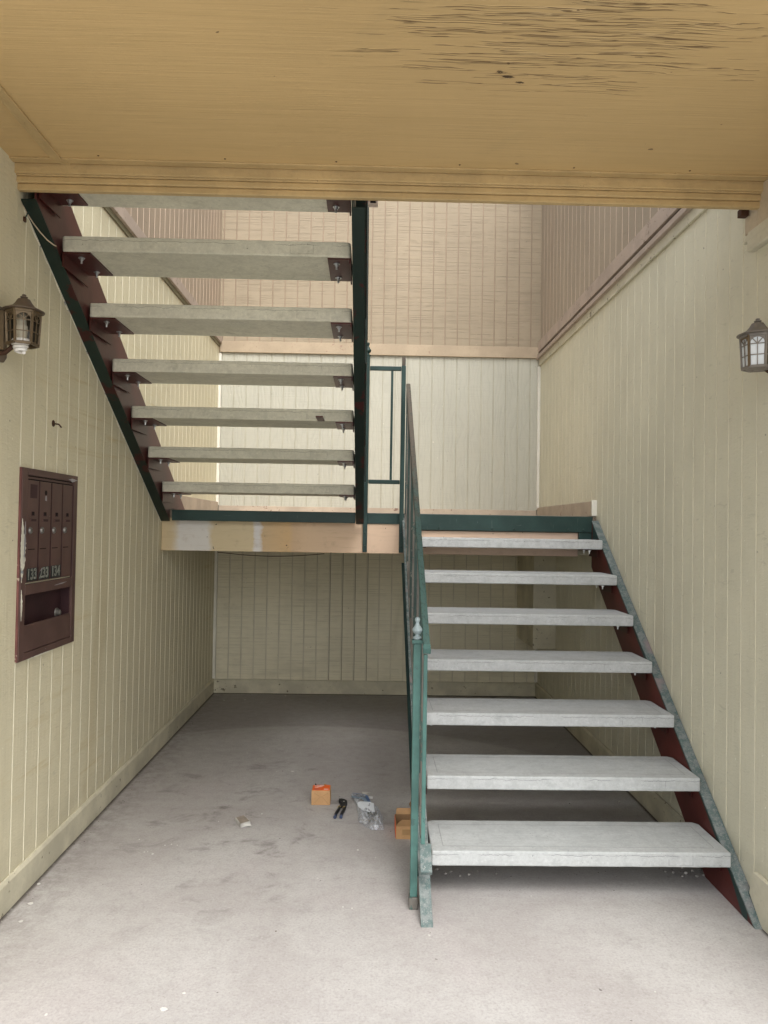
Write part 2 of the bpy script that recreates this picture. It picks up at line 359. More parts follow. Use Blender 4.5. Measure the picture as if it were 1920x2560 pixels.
# loose things
M['cardboard'] = paint('kraft_cardboard', (.45, .27, .13), .75, .08, scale=3)
M['cardboard_in'] = paint('kraft_inside', (.30, .18, .09), .8, .1, scale=3)
M['orange'] = paint('orange_print', (.80, .13, .02), .45, .06)
M['print_white'] = paint('white_print', (.80, .70, .66), .5, .03)
M['print_blue'] = paint('blue_print', (.10, .14, .25), .5, .03)
M['tape'] = paint('brown_tape', (.33, .20, .09), .35, .08)
M['rubber'] = paint('black_rubber', (.018, .018, .02), .45, .3)
M['grip_blue'] = paint('blue_grip_end', (.04, .055, .10), .4, .2)
M['yellow'] = paint('yellow_ring', (.45, .33, .12), .5, .1)
M['paper'] = paint('white_paper', (.72, .76, .80), .6, .04)
M['pack_grey'] = paint('grey_print_paper', (.45, .44, .41), .6, .25, (.15, .14, .13), .04, scale=4)
M['pack_top'] = paint('brown_pack_top', (.27, .23, .19), .6, .2, (.4, .38, .35), .02, scale=4)
M['chip'] = paint('paint_chip', (.56, .55, .52), .7, .05)
M['rust'] = paint('rust', (.06, .028, .015), .8, .3)
M['screw'] = paint('bright_screws', (.75, .78, .8), .15, .1, metal=1)
M['stone'] = paint('stone_chip', (.45, .43, .40), .8, .2)

def film(name, tint, opac, rough=.08):
    t = NT(name); t.t.nodes.remove(t.b)
    tr = t.n('ShaderNodeBsdfTransparent', {'Color': tint}); gl = t.n('ShaderNodeBsdfGlossy', {'Color': (.9, .92, .95), 'Roughness': rough})
    di = t.n('ShaderNodeBsdfDiffuse', {'Color': (.84, .88, .94)})
    bm = t.bump(t.noise((22, 9, 22), None, 4, .6, 1.5), .02, 1.0)
    t.put(gl.inputs['Normal'], bm)
    m1 = t.n('ShaderNodeMixShader', {'Fac': .62}); t.put(m1.inputs[1], gl.outputs[0]); t.put(m1.inputs[2], di.outputs[0])
    fr = t.n('ShaderNodeFresnel', {'IOR': 1.45}); t.put(fr.inputs['Normal'], bm)
    fac = t.math('ADD', fr.outputs[0], t.ss(t.noise((26, 8, 26), None, 4, .6, 1.0), .42, .68, opac * .6, opac * 2.2), clamp=True)
    m2 = t.n('ShaderNodeMixShader', {'Fac': fac}); t.put(m2.inputs[1], tr.outputs[0]); t.put(m2.inputs[2], m1.outputs[0])
    t.t.links.new(m2.outputs[0], t.out.inputs[0])
    return t.m
M['bag'] = film('clear_bag_film', (.97, .98, 1.0), .30)
t = NT('blue_zip'); M['zip'] = t.fin((.07, .14, .30), .3)
t = NT('blue_tint_film'); M['ziptint'] = t.fin((.22, .30, .38), .3)

# ------------------------------------------------------------------ geometry helpers (world coordinates in, ONE object out)
WORLD = {}
def root(name, loc, label, cat, group=None, kind=None):
    o = bpy.data.objects.new(name, None); COL.objects.link(o); o.empty_display_size = .05
    o.location = loc; WORLD[o.name] = Vector(loc)
    o['label'] = label; o['category'] = cat
    if group: o['group'] = group
    if kind: o['kind'] = kind
    return o

class MB:
    def __init__(s): s.v = []; s.f = []; s.m = []; s.mats = []
    def mi(s, mat):
        if mat not in s.mats: s.mats.append(mat)
        return s.mats.index(mat)
    def add(s, vs, fs, mat):
        o = len(s.v); s.v += [Vector(v) for v in vs]; i = s.mi(mat)
        for f in fs: s.f.append([o + k for k in f]); s.m.append(i)
        return s
    def box(s, x0, x1, y0, y1, z0, z1, mat):
        vs = [(x, y, z) for z in (z0, z1) for y in (y0, y1) for x in (x0, x1)]
        return s.add(vs, [(0, 2, 3, 1), (4, 5, 7, 6), (0, 1, 5, 4), (2, 6, 7, 3), (0, 4, 6, 2), (1, 3, 7, 5)], mat)
    def prism(s, pts, axis, a, b, mat):
        """polygon pts (2-D) pushed from a to b along axis: X -> (y,z), Y -> (x,z), Z -> (x,y)"""
        def P(p, t): return {'X': (t, p[0], p[1]), 'Y': (p[0], t, p[1]), 'Z': (p[0], p[1], t)}[axis]
        n = len(pts); vs = [P(p, a) for p in pts] + [P(p, b) for p in pts]
        fs = [tuple(range(n))[::-1], tuple(range(n, 2 * n))] + [(i, (i + 1) % n, n + (i + 1) % n, n + i) for i in range(n)]
        return s.add(vs, fs, mat)
    def bar(s, p, q, w, h, mat, up=(0, 0, 1)):
        """rectangular bar from p to q, w sideways, h along 'up'"""
        p, q = Vector(p), Vector(q); d = (q - p).normalized(); u = Vector(up)
        sd = d.cross(u)
        if sd.length < 1e-4: sd = d.cross(Vector((0, 1, 0)))
        sd.normalize(); u = sd.cross(d).normalized()
        vs = [c + sd * a * w / 2 + u * b * h / 2 for c in (p, q) for a, b in ((-1, -1), (1, -1), (1, 1), (-1, 1))]
        return s.add(vs, [(0, 1, 2, 3)[::-1], (4, 5, 6, 7), (0, 1, 5, 4), (1, 2, 6, 5), (2, 3, 7, 6), (3, 0, 4, 7)], mat)
    def lathe(s, c, prof, mat, seg=16, ax=(0, 0, 1), caps=True):
        """prof = [(r, h)...] round the axis through c"""
        ax = Vector(ax).normalized(); a = ax.orthogonal().normalized(); b = ax.cross(a); c = Vector(c)
        vs = [c + ax * h + (a * math.cos(2 * math.pi * k / seg) + b * math.sin(2 * math.pi * k / seg)) * r for r, h in prof for k in range(seg)]
        fs = [(i * seg + k, i * seg + (k + 1) % seg, (i + 1) * seg + (k + 1) % seg, (i + 1) * seg + k) for i in range(len(prof) - 1) for k in range(seg)]
        if caps: fs += [tuple(range(seg))[::-1], tuple(range((len(prof) - 1) * seg, len(prof) * seg))]
        return s.add(vs, fs, mat)
    def tube(s, pts, r, mat, seg=8):
        pts = [Vector(p) for p in pts]; vs = []; n = len(pts)
        for i, p in enumerate(pts):
            d = (pts[min(i + 1, n - 1)] - pts[max(i - 1, 0)]).normalized()
            a = d.cross(Vector((0, 0, 1)));  a = a if a.length > 1e-3 else d.cross(Vector((0, 1, 0)))
            a.normalize(); b = d.cross(a)
            vs += [p + (a * math.cos(2 * math.pi * k / seg) + b * math.sin(2 * math.pi * k / seg)) * r for k in range(seg)]
        fs = [(i * seg + k, i * seg + (k + 1) % seg, (i + 1) * seg + (k + 1) % seg, (i + 1) * seg + k) for i in range(n - 1) for k in range(seg)]
        fs += [tuple(range(seg))[::-1], tuple(range((n - 1) * seg, n * seg))]
        return s.add(vs, fs, mat)
    def obj(s, name, parent=None, bevel=0, seg=2, smooth=False, label=None, cat=None, group=None, kind=None, origin=None):
        lo = Vector((min(v[i] for v in s.v) for i in range(3))); hi = Vector((max(v[i] for v in s.v) for i in range(3)))
        c = Vector(origin) if origin else (lo + hi) / 2
        me = bpy.data.meshes.new(name); me.from_pydata([v - c for v in s.v], [], s.f); 
        for mt in s.mats: me.materials.append(M[mt])
        for p, i in zip(me.polygons, s.m): p.material_index = i; p.use_smooth = smooth
        bm = bmesh.new(); bm.from_mesh(me); bmesh.ops.recalc_face_normals(bm, faces=bm.faces); bm.to_mesh(me); bm.free()
        me.update()
        o = bpy.data.objects.new(name, me); COL.objects.link(o)
        pw = Vector((0, 0, 0))
        if parent: o.parent = parent; pw = WORLD[parent.name]
        o.location = c - pw; WORLD[o.name] = c
        if bevel:
            b = o.modifiers.new('bevel', 'BEVEL'); b.width = bevel; b.segments = seg; b.limit_method = 'ANGLE'; b.angle_limit = R(40)
        if smooth:
            try: me.set_sharp_from_angle(angle=R(35))
            except Exception: pass
        for k, v in (('label', label), ('category', cat), ('group', group), ('kind', kind)):
            if v: o[k] = v
        return o

def B(*a): return MB().box(*a)

# ------------------------------------------------------------------ ground and floor
NT_ = None
MB().box(-60, 60, -60, 80, -.30, -.05, 'ground').obj('ground', kind='structure', label='pale paved ground outside the stairwell', cat='ground')
MB().box(XL - .12, XR + .12, -.6, YB + .12, -.045, 0, 'floor').obj('floor', kind='structure', label='stained grey concrete floor of the stairwell', cat='floor')

# ------------------------------------------------------------------ walls
def siding_mesh(axis, a, b, z0, z1, face, inward, grooves, mat, gmat, gw=.0065, gd=.005, thick=.09):
    """upright grooved siding panel from a to b along axis, its face at 'face', looking 'inward' (+1/-1)"""
    prof = [(a, 0)]
    kinds = []
    for g in grooves:
        if g - gw / 2 <= a + .002 or g + gw / 2 >= b - .002: continue
        prof += [(g - gw / 2, 0), (g - gw / 2 + .0015, gd), (g + gw / 2 - .0015, gd), (g + gw / 2, 0)]
        kinds += [0, 1, 1, 1]
    kinds.append(0); prof.append((b, 0))
    mb = MB()
    def P(s_, d, z):
        w = face - inward * d
        return (s_, w, z) if axis == 'X' else (w, s_, z)
    for i in range(len(prof) - 1):
        (s0, d0), (s1, d1) = prof[i], prof[i + 1]
        mb.add([P(s0, d0, z0), P(s1, d1, z0), P(s1, d1, z1), P(s0, d0, z1)], [(0, 1, 2, 3)], gmat if kinds[i] else mat)
    T = thick
    n = len(prof)
    vs = [P(s_, d, z1) for s_, d in prof] + [P(b, T, z1), P(a, T, z1)]
    mb.add(vs, [tuple(range(n + 2))], mat)
    vs = [P(s_, d, z0) for s_, d in prof] + [P(b, T, z0), P(a, T, z0)]
    mb.add(vs, [tuple(range(n + 2))], mat)
    mb.add([P(a, 0, z0), P(a, T, z0), P(a, T, z1), P(a, 0, z1)], [(0, 1, 2, 3)], mat)
    mb.add([P(b, 0, z0), P(b, T, z0), P(b, T, z1), P(b, 0, z1)], [(0, 1, 2, 3)], mat)
    mb.add([P(a, T, z0), P(b, T, z0), P(b, T, z1), P(a, T, z1)], [(0, 1, 2, 3)], mat)
    # weld so normals are consistent
    bm = bmesh.new(); me = bpy.data.meshes.new('t'); me.from_pydata([tuple(v) for v in mb.v], [], mb.f)
    for p, i in zip(me.polygons, mb.m): p.material_index = i
    bm.from_mesh(me); bmesh.ops.remove_doubles(bm, verts=bm.verts, dist=1e-5)
    out = MB(); out.mats = mb.mats; out.v = [v.co.copy() for v in bm.verts]; bm.verts.index_update()
    out.f = [[v.index for v in f.verts] for f in bm.faces]; out.m = [f.material_index for f in bm.faces]
    bm.free(); bpy.data.meshes.remove(me)
    return out

ZTOP = 5.0
GL = [2.668 + .1032 * k for k in range(0, 34)]
GRr = [2.638 - .104 * k for k in range(0, 17)] + [2.638 + .104 * k for k in range(1, 34)]
GRr.sort()
GB = [-1.22 + .1008 * k for k in range(0, 27)]

wl = root('siding_wall', (XL, 3.3, 0), 'cream grooved siding wall on the left, with the maroon mailbox set in it', 'wall')
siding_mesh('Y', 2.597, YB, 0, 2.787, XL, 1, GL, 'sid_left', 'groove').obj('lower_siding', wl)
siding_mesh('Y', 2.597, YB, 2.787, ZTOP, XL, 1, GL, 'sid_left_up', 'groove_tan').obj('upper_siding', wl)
B(XL - .09, XL + .003, 1.75, 2.597, 0, 2.585, 'sid_left').obj('end_board', wl)
B(XL, XL + .024, 2.70, YB - .001, 2.822, 2.888, 'tan_dark_trim').obj('trim_board', wl, .002)
B(XL, XL + .008, 2.70, YB - .001, 2.793, 2.8215, 'olive_gap').obj('painted_shade', wl)  # cream board below the trim, its shade painted in as olive
MB().prism([(XL, 0), (XL + .014, 0), (XL + .014, .100), (XL + .006, .114), (XL, .114)], 'Y', 1.76, YB - .002, 'base_trim').obj('baseboard', wl, .003)
B(XL, XL + .022, YB - .024, YB, .1145, 1.19, 'white_trim').obj('corner_trim', wl, .002)
B(XL, XL + .022, YB - .024, YB, 1.51, 2.74, 'white_trim').obj('corner_trim', wl, .002)
B(XL, XL + .02, 4.85, YB - .03, 1.44, 1.535, 'pink_board').obj('kickboard', wl, .002)
# rust scar and screw hook
mb = MB(); mb.lathe((XL, 2.935, 1.735), [(.014, -.001), (.013, .002), (.006, .004)], 'rust', 10, (1, 0, 0)); mb.tube([(XL, 2.94, 1.735), (XL + .018, 2.945, 1.733), (XL + .024, 2.955, 1.722)], .003, 'rust')
mb.obj('rusty_hook', wl)
mb = MB(); mb.box(XL, XL + .006, 2.642, 2.656, 2.412, 2.428, 'rust'); mb.tube([(XL + .004, 2.65, 2.425), (XL + .012, 2.655, 2.45), (XL + .006, 2.66, 2.47)], .0025, 'steel_green'); mb.obj('rusty_bracket', wl)

wr = root('siding_wall', (XR, 3.3, 0), 'cream grooved siding wall on the right, beside the lower flight of steps', 'wall')
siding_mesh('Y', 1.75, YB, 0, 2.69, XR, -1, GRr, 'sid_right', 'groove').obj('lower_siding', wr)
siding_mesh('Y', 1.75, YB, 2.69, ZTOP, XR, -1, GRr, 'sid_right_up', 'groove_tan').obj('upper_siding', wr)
MB().prism([(XR, 0), (XR - .014, 0), (XR - .014, .100), (XR - .006, .114), (XR, .114)], 'Y', 2.82, YB - .002, 'base_trim').obj('baseboard', wr, .003)
MB().prism([(1.76, 0), (2.555, 0), (2.64, .08), (2.615, .165), (1.76, .165)], 'X', XR - .018, XR, 'cream_trim').obj('baseboard', wr, .003)
B(XR - .022, XR, YB - .024, YB, .1145, 1.19, 'white_trim').obj('corner_trim', wr, .002)
B(XR - .022, XR, YB - .024, YB, 1.51, 2.685, 'white_trim').obj('corner_trim', wr, .002)
B(XR - .022, XR, 2.70, YB - .001, 2.803, 2.886, 'tan_dark_trim').obj('trim_board', wr, .002)
B(XR - .006, XR, 2.70, YB - .001, 2.770, 2.803, 'dark_gap').obj('painted_shade', wr)  # dark strip paints the shade of the recess under the trim board
B(XR - .034, XR, 2.70, YB - .001, 2.742, 2.770, 'tan_dark_trim').obj('drip_ledge', wr, .002)
B(XR - .014, XR, 2.70, YB - .001, 2.690, 2.742, 'cream_trim').obj('cream_band', wr, .002)
B(XR - .020, XR, 4.515, YB - .03, 1.44, 1.530, 'pink_board').obj('kickboard', wr, .002)
B(XR - .032, XR, 4.500, 4.513, 1.438, 1.535, 'white_trim').obj('kickboard_end', wr, .002)
# boxed-in top corner near the beam
B(XR - .030, XR, 1.76, 2.66, 2.365, 2.41, 'cream_trim').obj('ledger_board', wr, .006)
MB().prism([(1.76, 2.41), (2.70, 2.41), (2.66, 2.44), (1.76, 2.44)], 'X', XR - .024, XR, 'cream_trim').obj('ledger_cap', wr, .002)
B(XR - .016, XR, 2.615, 2.70, 2.442, 2.62, 'filler').obj('filler_board', wr, .002)
B(XR - .020, XR, 1.76, 2.605, 2.442, 2.58, 'filler').obj('filler_board', wr, .002)
# dangling bit of bracket
B(XR - .05, XR - .02, 2.66, 2.69, 2.502, 2.53, 'rust').obj('rusty_bracket', wr, .003)

wb = root('siding_wall', (0, YB, 0), 'back wall of the stairwell, cream below and tan above', 'wall')
siding_mesh('X', XL - .09, XR + .09, 0, 1.44, YB, -1, GB, 'sid_back_low', 'groove_back_low', .009, .003).obj('lower_siding', wb)
siding_mesh('X', XL - .09, XR + .09, 1.44, 2.755, YB, -1, GB, 'sid_back', 'groove_back', .010, .0025).obj('middle_siding', wb)
siding_mesh('X', XL - .09, XR + .09, 2.755, ZTOP, YB, -1, GB, 'sid_back_up', 'groove_back_up', .009, .0028).obj('upper_siding', wb)
B(XL + .002, XR - .002, YB - .020, YB, 2.752, 2.842, 'tan_trim').obj('trim_board', wb, .002)
B(XL + .0145, XR - .0145, YB - .022, YB, .0, .107, 'base_trim').obj('baseboard', wb, .002)
B(XL + .022, XR - .022, YB - .018, YB, 1.44, 1.507, 'pink_board').obj('kickboard', wb, .002)
for gx in (-.307 + .1008 * 0, -.205, -.104, -.003):
    B(gx - .0022, gx + .0022, YB - .0006, YB + .004, .108, 1.19, 'olive_gap').obj('open_joint', wb)

# ------------------------------------------------------------------ boxed chase under the landing, cable, pipe end
ch = root('pipe_chase', (1.3, 5.7, .9), 'boxed-in cream pipe chase in the back corner under the landing', 'pipe chase')
B(1.212, XR - .001, 5.46, 5.478, .478, 1.19, 'cream_trim').obj('front_panel', ch, .002)
B(1.214, 1.230, 5.479, YB - .001, .480, 1.19, 'base_trim').obj('side_panel', ch, .002)
MB().lathe((-1.06, 5.86, 1.155), [(.028, 0), (.033, .012), (.033, .03), (.015, .036)], 'rust', 14).obj('pipe_end', label='dark round pipe end poking out under the landing', cat='pipe', smooth=True)
MB().tube([(-.92 + .065 * k, 4.56, 1.183 - .020 * math.sin(math.pi * k / 10)) for k in range(11)], .0025, 'rust', 6).obj('loose_cable', label='thin dark cable sagging below the landing edge', cat='cable')

# ------------------------------------------------------------------ ceiling and header beam
cl = MB().box(XL - .09, XR + .09, 1.15, 2.573, 2.585, 2.80, 'ceiling').obj('ceiling', kind='structure', label='yellow painted plywood soffit with cracked paint', cat='ceiling')
B(XL, XR, 2.524, 2.556, 2.5785, 2.585, 'beam').obj('batten', cl, .0015)
B(-1.098, -1.062, 1.2, 2.522, 2.577, 2.585, 'beam').obj('batten', cl, .0015)
B(-1.080, -1.046, 2.558, 2.572, 2.579, 2.585, 'beam').obj('batten', cl, .0015)
for nx in (-.92, -.52, -.12, .28, .68, 1.08):
    MB().lathe((nx + .013 * math.sin(nx * 9), 2.506, 2.585), [(.0035, 0), (.003, -.0012)], 'rust', 8).obj('nail_head', cl)
hb = root('header_beam', (0, 2.59, 2.5), 'yellow stepped wooden beam along the edge of the soffit', 'beam')
B(XL + .001, XR - .001, 2.575, 2.61, 2.545, 2.80, 'beam').obj('backing_board', hb, .002)
B(XL + .001, XR - .001, 2.564, 2.574, 2.549, 2.5845, 'beam').obj('top_moulding', hb, .003, 3)
B(XL + .001, XR - .001, 2.580, 2.610, 2.523, 2.5445, 'beam').obj('middle_moulding', hb, .004, 3)
B(XL + .001, XR - .001, 2.588, 2.612, 2.500, 2.5225, 'beam').obj('bottom_board', hb, .004, 3)

# ------------------------------------------------------------------ landing
ld = root('landing', (0, 5.2, 1.2), 'stair landing with patched paint fascia and dark green steel edge', 'landing')
B(XL + .002, XR - .002, 4.515, YB - .002, 1.225, 1.437, 'pink_board').obj('deck', ld)
B(XL + .003, XR - .003, 4.52, YB - .004, 1.200, 1.224, 'base_trim').obj('soffit_panel', ld)
B(XL + .001, .208, 4.488, 4.512, 1.192, 1.388, 'fascia').obj('fascia_board', ld, .003)
B(.210, 1.262, 4.487, 4.511, 1.192, 1.3335, 'fascia').obj('fascia_board', ld, .003)
mb = MB(); mb.box(.215, 1.345, 4.466, 4.474, 1.338, 1.434, 'steel_green'); mb.box(.215, 1.345, 4.475, 4.512, 1.426, 1.434, 'steel_green')
mb.obj('edge_channel', ld, .003)
mb = MB(); mb.box(-.075, .213, 4.480, 4.487, 1.370, 1.434, 'steel_green'); mb.obj('edge_strip', ld, .002)
B(1.2635, 1.343, 4.472, 4.486, 1.286, 1.337, 'steel_green').obj('corner_plate', ld, .002)
for x in (.42, .74, .87, 1.20, 1.29):
    MB().lathe((x, 4.466, 1.352), [(.008, 0), (.007, .004), (.003, .006)], 'steel_green', 10, (0, -1, 0)).obj('bolt', ld, smooth=True)

# ------------------------------------------------------------------ staircases
def bolts(parent, x, y, z):
    mb = MB()
    mb.lathe((x, y, z), [(.0125, 0), (.0125, -.0025)], 'zinc', 14)
    mb.lathe((x, y, z - .0025), [(.0075, 0), (.0075, -.007)], 'zinc', 6)
    mb.lathe((x, y, z - .009), [(.0042, 0), (.0042, -.013)], 'zinc', 8)
    mb.obj('bolt', parent)

def tread_mesh(x0, x1, y0, y1, z0, z1, mat, nose):
    """precast slab with clipped back corners; nose=-1: front edge faces -y, +1: front faces +y"""
    c = .020
    if nose < 0: pts = [(x0, y0), (x1, y0), (x1, y1 - c), (x1 - c, y1), (x0 + c, y1), (x0, y1 - c)]
    else: pts = [(x0, y0 + c * .4), (x0 + c * .4, y0), (x1 - c * .4, y0), (x1, y0 + c * .4), (x1, y1), (x0, y1)]
    rj = random.Random(int(y0 * 1000)); n = 34; j = lambda: rj.uniform(-.0011, .0011)
    if nose < 0: front = [(x0 + (x1 - x0) * i / n, y0 + j()) for i in range(n + 1)]; pts = front + pts[2:]
    else: front = [(x1 - c * .4 - (x1 - x0 - c * .8) * i / n, y0 + j()) for i in range(n + 1)]; pts = front + [(x0, y0 + c * .4), (x0, y1), (x1, y1), (x1, y0 + c * .4)]
    return MB().prism(pts, 'Z', z0, z1, mat)

def channel(x_web, side, pts_fn, mats, tw=.006, fw=.045):
    """C-section stringer: web at x_web, flanges reaching 'side'; pts_fn gives the outline corners"""
    web, top, bot = pts_fn
    mb = MB()
    a, b = sorted((x_web, x_web + side * tw)); mb.prism(web, 'X', a, b, mats[0])
    a, b = sorted((x_web + side * (tw + .0005), x_web + side * fw)); 
    mb.prism(top, 'X', a, b, mats[1]); mb.prism(bot, 'X', a, b, mats[2])
    return mb

# lower flight ------------------------------------------------------
SL = .736
lo = root('staircase', (.78, 3.5, 0), 'lower flight of pale concrete steps rising on the right', 'staircase')
def zt_(y): return SL * (y - 2.558)
TH = .27            # vertical depth of the channel
YE = 4.463
web = [(2.558, .0), (YE, zt_(YE)), (YE, zt_(YE) - TH), (2.558 + TH / SL, 0)]
# right stringer
def lower_stringer(xw, side, wm='red_lower'):
    mb = MB()
    a, b = sorted((xw, xw + side * .006)); mb.prism(web, 'X', a, b, wm)
    a, b = sorted((xw - side * .0005, xw + side * .041))
    top = [(2.547, .0), (2.558, .0), (YE, zt_(YE) ), (YE, zt_(YE) + .008), (2.547, .0005)]
    mb.prism([(2.546, 0), (2.560, 0), (YE, zt_(YE) - .001), (YE, zt_(YE) + .008)], 'X', a, b, 'flange')
    y1 = 2.558 + TH / SL
    a, b = sorted((xw + side * .0065, xw + side * .041))
    mb.prism([(y1 - .010, 0), (y1, 0), (YE, zt_(YE) - TH), (YE, zt_(YE) - TH + .008)], 'X', a, b, 'steel_green')
    return mb
lower_stringer(1.338, 1).obj('stringer', lo, .0012)
# green overspray along the top of the red web
mb = MB()
ys = [2.60 + (4.44 - 2.60) * k / 60 for k in range(61)]
lowp = [(y, zt_(y) - .004 - (.002 + .016 * max(0, math.sin(y * 11.3 + 2 * math.sin(y * 3))) + .06 * max(0, 1 - (y - 2.6) / .12) + .10 * max(0, 1 - (4.44 - y) / .10))) for y in ys]
mb.prism([(y, zt_(y) - .001) for y in ys] + lowp[::-1], 'X', 1.3372, 1.3379, 'steel_green'); mb.obj('overspray', lo)
lower_stringer(.238, -1, 'wood_grey').obj('stringer', lo, .0012)
mb = MB(); mb.prism([(2.60, .15), (2.66, .21), (2.66, .235), (2.59, .165)], 'X', .196, .237, 'flange'); mb.obj('foot_clip', lo, .002)
for k in range(7):
    y = 2.708 + .2547 * k; z = .1875 + .1848 * k
    tr = tread_mesh(.245, 1.334, y, y + .288, z - .054, z, 'tread', -1).obj('tread', lo, .006, 3)
    for xs, xd in ((.245, 1), (1.334, -1)):
        mb = MB(); a, b = sorted((xs - xd * .0005, xs + xd * .085))
        mb.box(a, b, y + .075, y + .245, z - .060, z - .0545, 'bracket_red')
        a, b = sorted((xs + xd * .0005, xs + xd * .006)); mb.box(a, b, y + .075, y + .245, z - .10, z - .0605, 'bracket_red')
        mb.obj('bracket', tr)
        for yy in (.105, .215): bolts(tr, xs + xd * .045, y + yy, z - .0605)

# upper flight ------------------------------------------------------
up = root('staircase', (-.6, 3.5, 1.44), 'upper flight seen from below, rising toward the viewer on the left', 'staircase')
def zb_(y): return 1.36 + .6 * (4.488 - y)
TU = .285
for xw, side in ((-1.186, -1), (-.080, 1)):
    a, b = sorted((xw, xw + side * .006))
    y0, y1 = 2.618, 4.465
    ye = 4.831; top_ = min(zb_(y0) + TU, 2.79)
    mb = MB(); mb.prism([(y1, zb_(y1)), (y0, zb_(y0)), (y0, top_), (ye, 1.439), (y1, 1.439)], 'X', a, b, 'steel_red' if side < 0 else 'steel_green_deep')
    a, b = sorted((xw - side * .0005, xw + side * (.053 if side < 0 else .047)))
    mb.prism([(y1, zb_(y1) - .007), (y0, zb_(y0) - .007), (y0, zb_(y0) - .0005), (y1, zb_(y1) - .0005)], 'X', a, b, 'steel_green_deep')
    a, b = sorted((xw + side * .0065, xw + side * (.053 if side < 0 else .047)))
    mb.prism([(ye - .005, 1.439), (y0, zb_(y0) + TU - .007), (y0, zb_(y0) + TU), (ye, 1.447)], 'X', a, b, 'steel_green_deep')
    mb.obj('stringer', up, .0012)
# ragged caulk line where the left flange meets the wall
mb = MB(); lo_ = []; hi_ = []
w = 0
for k in range(120):
    y = 2.64 + k * .0154
    if random.random() < .35: w = random.choice((.0006, .0006, .001, .004, .009))
    hi_.append((y, zb_(y) - .0072)); lo_.append((y, zb_(y) - .0078 - w * random.uniform(.7, 1.2)))
mb.prism(hi_ + lo_[::-1], 'X', XL + .0002, XL + .0025, 'scrape')
mb.obj('caulk_line', up)
CAULK = [(x, y, zb_(y) - .0095) for x, y in ((-1.239, 2.635), (-1.236, 2.662), (-1.229, 2.695), (-1.218, 2.728), (-1.204, 2.757), (-1.188, 2.775), (-1.180, 2.780))]
MB().tube(CAULK, .0022, 'filler', 6).obj('peeled_caulk', up)
B(-1.157, -.082, 4.396, 4.404, 1.371, 1.434, 'steel_green').obj('cross_channel', up, .003)
for k in range(7):
    yr = 4.246 - .2852 * k; zb = 1.532 + .1684 * k
    y0 = yr if k < 6 else 2.618
    y1 = yr + .285
    zt = zb + .058
    tr = tread_mesh(-1.178, -.087, y0, y1, zb, zt, 'tread_up', 1).obj('tread', up, .007, 3, origin=(-.6325, (yr + y1) / 2, (zb + zt) / 2))
    for xs, xd, w in ((-1.178, 1, .105), (-.087, -1, .088)):
        mb = MB(); a, b = sorted((xs - xd * .0005, xs + xd * w))
        ya, yb_ = yr + .010, yr + .262
        if k == 6: ya = 2.622
        mb.box(a, b, ya, yb_, zb - .006, zb - .0005, 'bracket_red')
        a, b = sorted((xs - xd * .0004, xs + xd * .0055)); mb.box(a, b, ya, yb_, zb - .055 if xd > 0 else zb - .02, zb - .0065, 'bracket_red')
        mb.obj('bracket', tr)
        for yy in ((.055, .215) if k < 6 else (.215,)): bolts(tr, xs + xd * .055, yr + yy, zb - .0065)
B(-.255, -.222, 3.44, 3.58, 2.028 - .168 - .0065, 2.028 - .168 - .0005, 'steel_red').obj('rust_plate', up)

# ------------------------------------------------------------------ railings
def finial(mbx, x, y, z, s, mat):
    prof = [(.0125, 0), (.0155, .004), (.0155, .009), (.008, .013), (.0075, .019), (.014, .024), (.0185, .033), (.0175, .039), (.011, .047), (.0065, .057), (.0060, .062), (.0085, .066), (.0095, .071), (.0080, .077), (.0035, .080)]
    mbx.lathe((x, y, z), [(r * s, h * s) for r, h in prof], mat, 16)

# landing guard
gr = root('guard_railing', (.08, 4.43, 1.2), 'short dark green guard rail on the landing edge between the two flights', 'railing')
p1 = B(-.037, -.011, 4.458, 4.484, 1.20, 2.374, 'steel_green').obj('post', gr, .002)
mb = MB(); finial(mb, -.024, 4.471, 2.374, 1.08, 'steel_green'); mb.obj('finial', p1, smooth=True)
p2 = B(.179, .205, 4.440, 4.464, 1.20, 2.318, 'steel_green').obj('post', gr, .002)
B(.181, .203, 4.442, 4.462, 2.3185, 2.372, 'rail_brown').obj('post_stub', p2, .002)
B(-.010, .178, 4.452, 4.470, 2.290, 2.316, 'steel_green').obj('rail', gr, .003)
B(-.010, .178, 4.452, 4.470, 1.609, 1.634, 'steel_green').obj('rail', gr, .003)
B(.117, .131, 4.454, 4.468, 1.6345, 2.2895, 'steel_green').obj('baluster', gr, .001)
for x, yy in ((-.024, 4.458), (.192, 4.440)):
    for z in (1.235, 1.315): MB().lathe((x, yy, z), [(.007, 0), (.006, .003), (.002, .005)], 'steel_green', 10, (0, -1, 0)).obj('bolt', gr, smooth=True)

# lower flight railing
lr = root('stair_railing', (.2, 3.5, .2), 'weathered green hand rail of the lower flight, seen end on, with grey finial newel', 'railing')
def zr(y): return .918 + .724 * (y - 2.60)
nw = B(.1655, .1915, 2.667, 2.693, .042, .938, 'teal').obj('newel_post', lr, .003)
mb = MB(); mb.box(.160, .1975, 2.662, 2.698, .938, .950, 'teal'); finial(mb, .179, 2.68, .950, 1.0, 'finial'); mb.obj('finial', nw, smooth=True)
B(.163, .194, 2.662, 2.70, .0, .0415, 'wood_grey').obj('post_base', nw, .002)
mb = MB(); mb.bar((.2155, 4.35, zr(4.35)), (.2085, 2.62, zr(2.62)), .024, .020, 'rail_mix'); mb.obj('hand_rail', lr, .003)
mb = MB(); mb.bar((.2085, 2.619, zr(2.62)), (.2078, 2.60, zr(2.60) + .004), .027, .026, 'teal'); mb.obj('rail_end_cap', lr, .002)
